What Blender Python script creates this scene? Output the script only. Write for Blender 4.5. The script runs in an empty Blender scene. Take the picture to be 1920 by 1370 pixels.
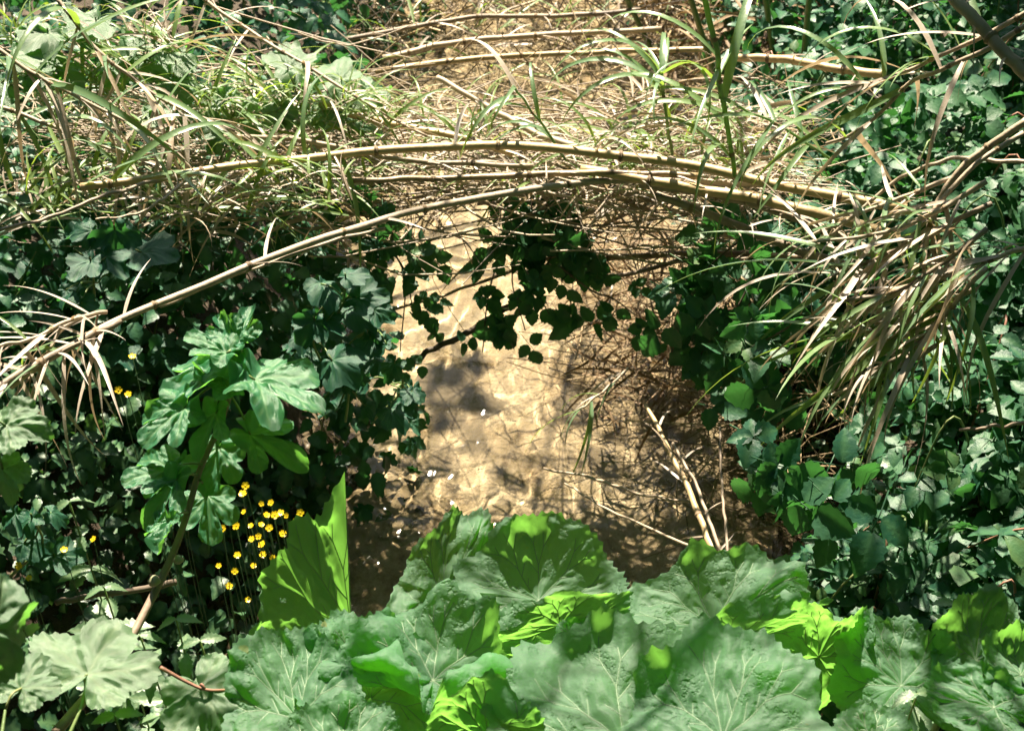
import bpy, math, random
import numpy as np
from mathutils import Vector, Matrix, noise as mnoise

# ------------------------------------------------------------------ camera, sky, sun, exposure
sc = bpy.context.scene
COL = sc.collection
CAM_H, PITCH, TANH = 2.6, math.radians(40.0), 0.364
cam_d = bpy.data.cameras.new('camera'); cam = bpy.data.objects.new('camera', cam_d); COL.objects.link(cam)
cam.location = (0, 0, CAM_H); cam.rotation_euler = (math.pi/2 - PITCH, 0, 0)
cam_d.sensor_width = 36; cam_d.lens = 18/TANH; cam_d.clip_start = 0.05; cam_d.clip_end = 500
cam_d.dof.use_dof = True; cam_d.dof.focus_distance = 2.5; cam_d.dof.aperture_fstop = 9.0
sc.camera = cam
SUN_EL, SUN_AZ = math.radians(54), math.radians(-7)     # azimuth from +Y towards +X
w = bpy.data.worlds.new('World'); sc.world = w; w.use_nodes = True
nt = w.node_tree; bg = nt.nodes['Background']
sky = nt.nodes.new('ShaderNodeTexSky'); sky.sky_type = 'NISHITA'; sky.sun_disc = False
sky.sun_elevation = SUN_EL; sky.sun_rotation = SUN_AZ
nt.links.new(sky.outputs[0], bg.inputs[0]); bg.inputs[1].default_value = 0.05
sd = bpy.data.lights.new('sun', 'SUN'); sd.energy = 5.0; sd.angle = math.radians(0.55); sd.color = (1.0, 0.88, 0.69)
sun = bpy.data.objects.new('sun', sd); COL.objects.link(sun)
SUNDIR = Vector((math.sin(SUN_AZ)*math.cos(SUN_EL), math.cos(SUN_AZ)*math.cos(SUN_EL), math.sin(SUN_EL)))
sun.rotation_euler = SUNDIR.to_track_quat('Z', 'Y').to_euler(); sun.location = (0, 6, 9)
sc.view_settings.view_transform = 'Standard'; sc.view_settings.look = 'None'
sc.view_settings.gamma = 1.0; sc.view_settings.use_curve_mapping = False
sc.view_settings.exposure = 1.9
sc.cycles.max_bounces = 4; sc.cycles.transmission_bounces = 4; sc.cycles.transparent_max_bounces = 6
sc.cycles.diffuse_bounces = 1; sc.cycles.glossy_bounces = 2; sc.cycles.use_denoising = True; sc.cycles.adaptive_threshold = 0.02
sc.cycles.caustics_reflective = False; sc.cycles.caustics_refractive = True; sd.cycles.is_caustics_light = True; sc.cycles.sample_clamp_indirect = 4

# ------------------------------------------------------------------ helpers
C0 = Vector((0, 0, CAM_H))
FW = Vector((0, math.cos(PITCH), -math.sin(PITCH))); UPV = Vector((0, math.sin(PITCH), math.cos(PITCH)))
def ray(px, py):
    return (FW + Vector((1, 0, 0))*((px-960)/960*TANH) + UPV*(-(py-685)/960*TANH)).normalized()
def P(px, py, d): return C0 + ray(px, py)*d
def tip_on_ray(base, px, py, elev):
    """the point on that sight line which makes the leaf rise or fall by about elev degrees, at a leaf's true size"""
    r = ray(px, py); d0 = (base-C0).length; flat = (C0+r*d0-base).length; best = None
    for k in range(-60, 61):
        q = C0 + r*(d0*(1+k*0.003)); v = q-base
        e = math.degrees(math.atan2(v.z, math.hypot(v.x, v.y))); s = abs(e-elev) + 60*max(0, v.length/max(flat, 0.02)-1.35)
        if best is None or s < best[0]: best = (s, q)
    return best[1]

def mesh(name, verts, faces, mat, attrs=None, smooth=True):
    me = bpy.data.meshes.new(name)
    me.from_pydata(verts if isinstance(verts, list) else verts.tolist(), [], faces if isinstance(faces, list) else faces.tolist())
    if smooth: me.polygons.foreach_set('use_smooth', [True]*len(me.polygons))
    for k, v in (attrs or {}).items():
        a = me.attributes.new(k, 'FLOAT', 'POINT'); a.data.foreach_set('value', np.asarray(v, dtype=np.float32))
    me.materials.append(mat); me.update()
    return me
def add(name, me, parent=None, mat=None):
    o = bpy.data.objects.new(name, me); COL.objects.link(o)
    if parent is not None: o.parent = parent
    if mat is not None: o.matrix_local = mat
    return o
def tag(o, label, cat, group=None, kind=None):
    if label: o['label'] = label
    if cat: o['category'] = cat
    if group: o['group'] = group
    if kind: o['kind'] = kind
    return o
def thing(name, loc, label, cat, group=None):
    o = bpy.data.objects.new(name, None); COL.objects.link(o); o.location = loc; o.empty_display_size = 0.05
    return tag(o, label, cat, group)
def under(name, me, root, world_mat):          # a part placed by a world matrix under an unrotated thing
    return add(name, me, root, Matrix.Translation(-root.location) @ world_mat)
def smoothpts(pts, n):
    pts = [Vector(p) for p in pts]
    if len(pts) == 2: return [pts[0].lerp(pts[1], i/(n-1)) for i in range(n)]
    ext = [pts[0]*2-pts[1]] + pts + [pts[-1]*2-pts[-2]]; out = []; m = len(pts)-1
    for i in range(n):
        u = i/(n-1)*m; k = min(int(u), m-1); t = u-k
        a, b, c, d = ext[k:k+4]
        out.append(0.5*((2*b) + (c-a)*t + (2*a-5*b+4*c-d)*t*t + (3*b-a-3*c+d)*t**3))
    return out
def tube_geo(pts, radii, seg=8, cap=True):
    n = len(pts); V = []; F = []
    up = Vector((0, 0, 1))
    for i, p in enumerate(pts):
        d = (pts[min(i+1, n-1)]-pts[max(i-1, 0)]).normalized()
        s = d.cross(up)
        if s.length < 0.05: s = d.cross(Vector((1, 0, 0)))
        s.normalize(); t = s.cross(d)
        for k in range(seg):
            a = 2*math.pi*k/seg
            V.append(tuple(p + (s*math.cos(a)+t*math.sin(a))*radii[i]))
    for i in range(n-1):
        for k in range(seg):
            F.append((i*seg+k, i*seg+(k+1) % seg, (i+1)*seg+(k+1) % seg, (i+1)*seg+k))
    if cap:
        F.append(tuple(range(seg))[::-1]); F.append(tuple((n-1)*seg+k for k in range(seg)))
    return V, F
def tube_mesh(name, pts, radii, mat, seg=8):
    V, F = tube_geo(pts, radii, seg); return mesh(name, V, F, mat)
def frame(base, ydir, nref, roll=0.0, scale=(1, 1, 1)):
    y = Vector(ydir).normalized(); z = Vector(nref) - y*Vector(nref).dot(y)
    if z.length < 1e-3: z = Vector((0.3, -0.5, 1)) - y*Vector((0.3, -0.5, 1)).dot(y)
    z.normalize(); x = y.cross(z)
    m = Matrix((x, y, z)).transposed() @ Matrix.Rotation(roll, 3, 'Y')
    return Matrix.Translation(base) @ m.to_4x4() @ Matrix.Diagonal((*scale, 1))
def n3(x, y, z): return mnoise.noise((x, y, z))
ORD = ['first', 'second', 'third', 'fourth', 'fifth', 'sixth', 'seventh', 'eighth', 'ninth', 'tenth', 'eleventh', 'twelfth', 'thirteenth',
       'fourteenth', 'fifteenth', 'sixteenth', 'seventeenth', 'eighteenth', 'nineteenth', 'twentieth', 'twenty-first', 'twenty-second',
       'twenty-third', 'twenty-fourth', 'twenty-fifth', 'twenty-sixth', 'twenty-seventh', 'twenty-eighth', 'twenty-ninth', 'thirtieth',
       'thirty-first', 'thirty-second', 'thirty-third', 'thirty-fourth', 'thirty-fifth', 'thirty-sixth', 'thirty-seventh', 'thirty-eighth', 'thirty-ninth', 'fortieth', 'forty-first', 'forty-second', 'forty-third', 'forty-fourth', 'forty-fifth', 'forty-sixth']

# ------------------------------------------------------------------ materials
def new_mat(name):
    m = bpy.data.materials.new(name); m.use_nodes = True
    t = m.node_tree; t.nodes.clear(); return m, t
def N(t, typ, **kw):
    n = t.nodes.new(typ)
    for k, v in kw.items():
        if isinstance(k, str) and k.startswith('i_'): n.inputs[k[2:].replace('_', ' ')].default_value = v
        else: setattr(n, k, v)
    return n
def math_n(t, op, a, b=None, c=None):
    n = t.nodes.new('ShaderNodeMath'); n.operation = op
    for i, v in enumerate((a, b, c)):
        if v is None: continue
        if hasattr(v, 'is_output'): t.links.new(v, n.inputs[i])
        else: n.inputs[i].default_value = v
    return n.outputs[0]
def mix_c(t, fac, a, b):
    n = t.nodes.new('ShaderNodeMix'); n.data_type = 'RGBA'
    for s, v in ((n.inputs[0], fac), (n.inputs[6], a), (n.inputs[7], b)):
        if hasattr(v, 'is_output'): t.links.new(v, s)
        elif isinstance(v, (tuple, list)): s.default_value = (*v[:3], 1)
        else: s.default_value = v
    return n.outputs[2]
def ramp(t, fac, stops):
    n = t.nodes.new('ShaderNodeValToRGB'); e = n.color_ramp.elements
    while len(e) < len(stops): e.new(0.5)
    for el, (p, c) in zip(e, stops): el.position = p; el.color = (*c, 1) if len(c) == 3 else c
    t.links.new(fac, n.inputs[0]); return n.outputs[0]
def tex_noise(t, vec, scale, detail=3, rough=0.55):
    n = t.nodes.new('ShaderNodeTexNoise'); n.inputs['Scale'].default_value = scale
    n.inputs['Detail'].default_value = detail; n.inputs['Roughness'].default_value = rough
    if vec is not None: t.links.new(vec, n.inputs['Vector'])
    return n.outputs['Fac']
def leaf_mat(name, cols, trans, tw=0.4, rough=0.45, vein=(0.3, 0.38, 0.2), spec=0.5, bump=0.3, bscale=60, spots=None, pits=0):
    m, t = new_mat(name)
    oi = N(t, 'ShaderNodeObjectInfo'); at = N(t, 'ShaderNodeAttribute', attribute_name='rnd'); tc = N(t, 'ShaderNodeTexCoord')
    r = math_n(t, 'FRACT', math_n(t, 'ADD', oi.outputs['Random'], at.outputs['Fac']))
    base = ramp(t, r, [(i/(max(1, len(cols)-1)), c) for i, c in enumerate(cols)])
    nz = tex_noise(t, tc.outputs['Object'], 14, 3)
    base = mix_c(t, math_n(t, 'MULTIPLY', nz, 0.35), base, tuple(c*0.55 for c in cols[0]))
    if spots:
        sp = tex_noise(t, tc.outputs['Object'], 23, 2)
        base = mix_c(t, math_n(t, 'MULTIPLY', math_n(t, 'GREATER_THAN', sp, 0.73), 0.7), base, spots)
    va = N(t, 'ShaderNodeAttribute', attribute_name='vein')
    base = mix_c(t, math_n(t, 'MULTIPLY', va.outputs['Fac'], 0.75), base, vein)
    p = N(t, 'ShaderNodeBsdfPrincipled'); p.inputs['Roughness'].default_value = rough
    p.inputs['Specular IOR Level'].default_value = spec
    t.links.new(base, p.inputs['Base Color'])
    tr = N(t, 'ShaderNodeBsdfTranslucent')
    tcol = mix_c(t, math_n(t, 'MULTIPLY', r, 0.5), trans, tuple(c*0.6 for c in trans))
    tcol = mix_c(t, math_n(t, 'MULTIPLY', va.outputs['Fac'], 0.45), tcol, tuple(c*0.45 for c in trans))
    t.links.new(tcol, tr.inputs['Color'])
    bn = tex_noise(t, tc.outputs['Object'], bscale, 4, 0.65)
    b = N(t, 'ShaderNodeBump'); b.inputs['Strength'].default_value = bump; b.inputs['Distance'].default_value = 0.006
    if pits:
        pn = tex_noise(t, tc.outputs['Object'], 130, 2, 0.5); pm = tex_noise(t, tc.outputs['Object'], 13, 2, 0.5)
        hole = math_n(t, 'MULTIPLY', math_n(t, 'MAXIMUM', math_n(t, 'SUBTRACT', pn, 0.5), 0.0), math_n(t, 'MULTIPLY', math_n(t, 'MAXIMUM', math_n(t, 'SUBTRACT', pm, 0.47), 0.0), pits))
        bn = math_n(t, 'SUBTRACT', math_n(t, 'MULTIPLY', bn, 0.6), hole)
    t.links.new(bn, b.inputs['Height']); t.links.new(b.outputs[0], p.inputs['Normal'])
    mx = N(t, 'ShaderNodeMixShader'); mx.inputs[0].default_value = tw
    t.links.new(p.outputs[0], mx.inputs[1]); t.links.new(tr.outputs[0], mx.inputs[2])
    out = N(t, 'ShaderNodeOutputMaterial'); t.links.new(mx.outputs[0], out.inputs[0])
    return m
def solid_mat(name, cols, rough=0.6, scale=8, stretch=(1, 1, 1), bump=0.3, spec=0.4, bscale=60):
    m, t = new_mat(name)
    tc = N(t, 'ShaderNodeTexCoord'); mp = N(t, 'ShaderNodeMapping'); mp.inputs['Scale'].default_value = stretch
    t.links.new(tc.outputs['Object'], mp.inputs['Vector'])
    nz = tex_noise(t, mp.outputs[0], scale, 5, 0.6); oi = N(t, 'ShaderNodeObjectInfo')
    at = N(t, 'ShaderNodeAttribute', attribute_name='rnd')
    r = math_n(t, 'FRACT', math_n(t, 'ADD', oi.outputs['Random'], at.outputs['Fac']))
    f = math_n(t, 'ADD', math_n(t, 'MULTIPLY', nz, 0.85), math_n(t, 'MULTIPLY', math_n(t, 'SUBTRACT', r, 0.35), 0.45))
    base = ramp(t, f, [(0.2+0.6*i/(max(1, len(cols)-1)), c) for i, c in enumerate(cols)])
    p = N(t, 'ShaderNodeBsdfPrincipled'); p.inputs['Roughness'].default_value = rough; p.inputs['Specular IOR Level'].default_value = spec
    t.links.new(base, p.inputs['Base Color'])
    b = N(t, 'ShaderNodeBump'); b.inputs['Strength'].default_value = bump; b.inputs['Distance'].default_value = 0.004
    t.links.new(tex_noise(t, mp.outputs[0], bscale, 4, 0.6), b.inputs['Height']); t.links.new(b.outputs[0], p.inputs['Normal'])
    out = N(t, 'ShaderNodeOutputMaterial'); t.links.new(p.outputs[0], out.inputs[0])
    return m
M = {}
M['butterbur'] = leaf_mat('butterbur_leaf', [(0.08, 0.17, 0.11), (0.105, 0.195, 0.13), (0.09, 0.18, 0.11)], (0.36, 0.90, 0.12), 0.44, 0.62, (0.15, 0.24, 0.14), 0.38, 0.55, 75, (0.16, 0.15, 0.06), 32)
M['vein'] = solid_mat('pale_vein', [(0.12, 0.20, 0.11), (0.17, 0.26, 0.15), (0.22, 0.30, 0.18)], 0.45, 20)
M['fig'] = leaf_mat('fig_leaf', [(0.035, 0.16, 0.085), (0.05, 0.19, 0.09), (0.04, 0.17, 0.095)], (0.26, 0.74, 0.09), 0.35, 0.36, (0.16, 0.32, 0.14), 0.6, 0.3, 90)
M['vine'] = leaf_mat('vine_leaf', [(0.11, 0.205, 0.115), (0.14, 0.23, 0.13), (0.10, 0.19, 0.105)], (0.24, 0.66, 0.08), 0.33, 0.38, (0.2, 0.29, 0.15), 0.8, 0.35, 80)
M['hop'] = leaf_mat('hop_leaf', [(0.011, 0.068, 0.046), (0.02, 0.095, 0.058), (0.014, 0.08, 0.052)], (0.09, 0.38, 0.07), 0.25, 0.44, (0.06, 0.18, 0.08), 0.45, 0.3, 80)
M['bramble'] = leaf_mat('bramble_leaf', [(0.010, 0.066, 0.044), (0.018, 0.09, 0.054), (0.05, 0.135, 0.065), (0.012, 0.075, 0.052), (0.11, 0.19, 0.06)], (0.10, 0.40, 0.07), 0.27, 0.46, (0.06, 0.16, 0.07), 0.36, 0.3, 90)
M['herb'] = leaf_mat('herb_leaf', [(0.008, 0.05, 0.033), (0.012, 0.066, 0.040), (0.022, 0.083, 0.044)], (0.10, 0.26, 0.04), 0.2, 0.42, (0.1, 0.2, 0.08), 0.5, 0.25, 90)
M['reed_green'] = leaf_mat('reed_leaf_green', [(0.09, 0.19, 0.11), (0.14, 0.25, 0.11), (0.19, 0.29, 0.09), (0.13, 0.23, 0.15)], (0.40, 0.62, 0.07), 0.33, 0.32, (0.2, 0.3, 0.15), 0.8, 0.15, 60)
M['grass'] = leaf_mat('grass_blade', [(0.10, 0.20, 0.07), (0.16, 0.27, 0.07), (0.24, 0.32, 0.09), (0.13, 0.23, 0.10)], (0.44, 0.64, 0.06), 0.38, 0.40, (0.2, 0.3, 0.15), 0.55, 0.1, 60)
M['dry'] = leaf_mat('dry_leaf', [(0.52, 0.45, 0.38), (0.62, 0.55, 0.48), (0.46, 0.42, 0.38), (0.52, 0.38, 0.23)], (0.58, 0.42, 0.24), 0.26, 0.42, (0.45, 0.36, 0.27), 0.65, 0.2, 60)
M['litter'] = leaf_mat('dead_litter', [(0.20, 0.13, 0.075), (0.30, 0.20, 0.11), (0.38, 0.27, 0.16), (0.16, 0.11, 0.07)], (0.4, 0.24, 0.1), 0.15, 0.6, (0.2, 0.14, 0.08), 0.3, 0.2, 60)
M['cane'] = solid_mat('cane', [(0.16, 0.11, 0.075), (0.42, 0.31, 0.17), (0.56, 0.42, 0.22), (0.44, 0.36, 0.27)], 0.42, 9, (1, 1, 1), 0.35, 0.5, 70)
M['cane_grey'] = solid_mat('cane_weathered', [(0.16, 0.125, 0.10), (0.34, 0.27, 0.20), (0.46, 0.37, 0.27), (0.40, 0.33, 0.27)], 0.55, 11, (1, 1, 1), 0.4, 0.4, 80)
M['node'] = solid_mat('cane_node', [(0.10, 0.07, 0.045), (0.24, 0.17, 0.10), (0.3, 0.22, 0.13)], 0.6, 30)
M['twig'] = solid_mat('dry_twig', [(0.17, 0.12, 0.07), (0.35, 0.25, 0.14), (0.48, 0.36, 0.22)], 0.6, 20)
M['bark'] = solid_mat('dark_bark', [(0.05, 0.04, 0.03), (0.11, 0.085, 0.06), (0.17, 0.13, 0.10)], 0.7, 30)
M['figbark'] = solid_mat('fig_bark', [(0.20, 0.15, 0.11), (0.32, 0.24, 0.18), (0.38, 0.30, 0.24)], 0.55, 30)
M['stem'] = solid_mat('green_stem', [(0.09, 0.15, 0.05), (0.14, 0.21, 0.07), (0.22, 0.25, 0.10)], 0.45, 20)
M['herbstem'] = solid_mat('herb_stem', [(0.03, 0.07, 0.03), (0.05, 0.10, 0.04)], 0.5, 20)
M['redstem'] = solid_mat('reddish_stem', [(0.24, 0.11, 0.08), (0.36, 0.18, 0.13), (0.40, 0.24, 0.16)], 0.45, 20)
M['petiole'] = solid_mat('pale_petiole', [(0.16, 0.22, 0.08), (0.25, 0.30, 0.13), (0.34, 0.30, 0.17)], 0.4, 14)
M['figfruit'] = solid_mat('fig_fruit', [(0.20, 0.17, 0.14), (0.28, 0.25, 0.18), (0.24, 0.28, 0.14)], 0.45, 30)
def petal_mat():
    m, t = new_mat('buttercup_petal')
    p = N(t, 'ShaderNodeBsdfPrincipled'); p.inputs['Base Color'].default_value = (0.86, 0.62, 0.02, 1); p.inputs['Roughness'].default_value = 0.3
    tr = N(t, 'ShaderNodeBsdfTranslucent'); tr.inputs[0].default_value = (0.88, 0.66, 0.03, 1)
    mx = N(t, 'ShaderNodeMixShader'); mx.inputs[0].default_value = 0.4
    t.links.new(p.outputs[0], mx.inputs[1]); t.links.new(tr.outputs[0], mx.inputs[2])
    out = N(t, 'ShaderNodeOutputMaterial'); t.links.new(mx.outputs[0], out.inputs[0]); return m
M['petal'] = petal_mat()
def soil_mat():
    m, t = new_mat('bank_soil'); tc = N(t, 'ShaderNodeTexCoord')
    nz = tex_noise(t, tc.outputs['Object'], 7, 6, 0.65)
    c = ramp(t, nz, [(0.3, (0.035, 0.026, 0.018)), (0.55, (0.07, 0.05, 0.032)), (0.75, (0.13, 0.095, 0.06))])
    p = N(t, 'ShaderNodeBsdfPrincipled'); p.inputs['Roughness'].default_value = 0.9; t.links.new(c, p.inputs['Base Color'])
    b = N(t, 'ShaderNodeBump'); b.inputs['Distance'].default_value = 0.03; b.inputs['Strength'].default_value = 0.7
    t.links.new(tex_noise(t, tc.outputs['Object'], 30, 5, 0.7), b.inputs['Height']); t.links.new(b.outputs[0], p.inputs['Normal'])
    out = N(t, 'ShaderNodeOutputMaterial'); t.links.new(p.outputs[0], out.inputs[0]); return m
M['soil'] = soil_mat()
def sand_mat():
    m, t = new_mat('stream_sand'); tc = N(t, 'ShaderNodeTexCoord'); mp = N(t, 'ShaderNodeMapping')
    mp.inputs['Scale'].default_value = (1, 0.8, 1); t.links.new(tc.outputs['Object'], mp.inputs['Vector'])
    n1 = tex_noise(t, mp.outputs[0], 5.0, 5, 0.65); n2 = tex_noise(t, mp.outputs[0], 26, 5, 0.75)
    f = math_n(t, 'ADD', math_n(t, 'MULTIPLY', n1, 0.55), math_n(t, 'MULTIPLY', n2, 0.45))
    c = ramp(t, f, [(0.37, (0.24, 0.17, 0.09)), (0.46, (0.52, 0.41, 0.25)), (0.57, (0.72, 0.60, 0.41))])  # sand mottling, its contrast raised to mimic light broken by the ripples
    p = N(t, 'ShaderNodeBsdfPrincipled'); p.inputs['Roughness'].default_value = 0.8; t.links.new(c, p.inputs['Base Color'])
    b = N(t, 'ShaderNodeBump'); b.inputs['Distance'].default_value = 0.02; b.inputs['Strength'].default_value = 0.8
    t.links.new(tex_noise(t, mp.outputs[0], 45, 5, 0.7), b.inputs['Height']); t.links.new(b.outputs[0], p.inputs['Normal'])
    out = N(t, 'ShaderNodeOutputMaterial'); t.links.new(p.outputs[0], out.inputs[0]); return m
M['sand'] = sand_mat()
def water_mat():
    m, t = new_mat('stream_water')
    rf = N(t, 'ShaderNodeBsdfRefraction'); rf.inputs['IOR'].default_value = 1.33; rf.inputs['Roughness'].default_value = 0.0; rf.inputs['Color'].default_value = (0.98, 0.96, 0.91, 1)
    gl = N(t, 'ShaderNodeBsdfGlossy'); gl.inputs['Roughness'].default_value = 0.04
    fr = N(t, 'ShaderNodeFresnel'); fr.inputs[0].default_value = 1.33
    m1 = N(t, 'ShaderNodeMixShader'); t.links.new(fr.outputs[0], m1.inputs[0]); t.links.new(rf.outputs[0], m1.inputs[1]); t.links.new(gl.outputs[0], m1.inputs[2])
    df = N(t, 'ShaderNodeBsdfDiffuse'); df.inputs[0].default_value = (0.55, 0.44, 0.28, 1)
    mx = N(t, 'ShaderNodeMixShader'); mx.inputs[0].default_value = 0.16      # suspended silt
    t.links.new(m1.outputs[0], mx.inputs[1]); t.links.new(df.outputs[0], mx.inputs[2])
    out = N(t, 'ShaderNodeOutputMaterial'); t.links.new(mx.outputs[0], out.inputs[0]); return m
M['water'] = water_mat()

# ------------------------------------------------------------------ the setting: ground, stream bed, water
def chan_c(y): return 0.12 - 0.32*max(0.0, min(1.0, (2.7-y)/1.2))
def chan_w(y): return 0.70 + 0.05*math.sin(y*1.7)
def ground_z(x, y):
    c, hw = chan_c(y), chan_w(y); d = abs(x-c+0.08*n3(x*1.3, y*1.3, 3.1)) - hw
    t = max(0.0, min(1.0, (d+0.18)/0.55)); s = t*t*(3-2*t)
    far = max(0.0, d-0.6)
    return -0.20 + s*(0.50) + 0.10*min(far, 3) + (0.06*n3(x*2.1, y*2.1, 0.5) + 0.03*n3(x*6, y*6, 1.5))*(0.35+0.65*s)
def grid(name, x0, x1, y0, y1, nx, ny, zf, mat):
    xs = np.linspace(x0, x1, nx); ys = np.linspace(y0, y1, ny)
    V = [(float(x), float(y), zf(float(x), float(y))) for y in ys for x in xs]
    F = [(j*nx+i, j*nx+i+1, (j+1)*nx+i+1, (j+1)*nx+i) for j in range(ny-1) for i in range(nx-1)]
    return add(name, mesh(name, V, F, mat))
def axis_vals(lo, hi, fine_lo, fine_hi, step, far_n):
    a = list(lo + (fine_lo-lo)*(1-(1-np.linspace(0, 1, far_n, endpoint=False))**3)) if lo < fine_lo else []
    b = list(np.arange(fine_lo, fine_hi, step)); c = list(fine_hi + (hi-fine_hi)*np.linspace(0, 1, far_n)**3)
    return a+b+c
xs = axis_vals(-60, 60, -3, 3, 0.05, 12); ys = axis_vals(-40, 80, -0.5, 8, 0.05, 12)
V = [(x, y, ground_z(x, y)) for y in ys for x in xs]; nx = len(xs)
F = [(j*nx+i, j*nx+i+1, (j+1)*nx+i+1, (j+1)*nx+i) for j in range(len(ys)-1) for i in range(nx-1)]
g = add('ground', mesh('ground', V, F, M['soil'])); tag(g, 'dark damp soil of the stream banks under the plants', None, kind='structure')
def bed_z(x, y):
    return -0.15 + 0.022*n3(x*4, y*3, 5.0) + 0.014*n3(x*11, y*8, 7.0) + 0.006*n3(x*27, y*20, 9.0) + 0.5*max(0, abs(x-chan_c(y))-0.75)*-1.0
b = grid('stream_bed', -1.3, 1.5, 0.2, 9.0, 112, 352, bed_z, M['sand']); tag(b, 'pale tan sandy bed of the shallow stream', None, kind='structure')
def water_z(x, y):
    wx = 0.25*n3(x*2.2, y*1.6, 3)+0.06*n3(x*7, y*6, 8); a = 0.55+0.45*n3(x*1.8, y*1.4, 11)
    return 0.006*n3(x*6, y*4.5, 1)+0.0085*a*n3((x+wx)*17, (y+wx)*11, 2.0)+0.0036*a*n3((x-wx)*38, (y+wx)*26, 6.0)
xs = np.arange(-1.3, 1.5, 0.0115); ys = list(np.arange(0.2, 1.9, 0.05))+list(np.arange(1.9, 5.4, 0.0115))+list(np.arange(5.4, 9.0, 0.05)); nx = len(xs)
V = [(float(x), float(y), water_z(float(x), float(y))) for y in ys for x in xs]
F = [(j*nx+i, j*nx+i+1, (j+1)*nx+i+1, (j+1)*nx+i) for j in range(len(ys)-1) for i in range(nx-1)]
wt = add('water', mesh('water', V, F, M['water'])); tag(wt, 'shallow rippling stream water over tan sand', None, kind='structure')
wt.cycles.is_caustics_caster = True; b.cycles.is_caustics_receiver = True; g.cycles.is_caustics_receiver = True   # sunlight refracted onto the bed

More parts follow.
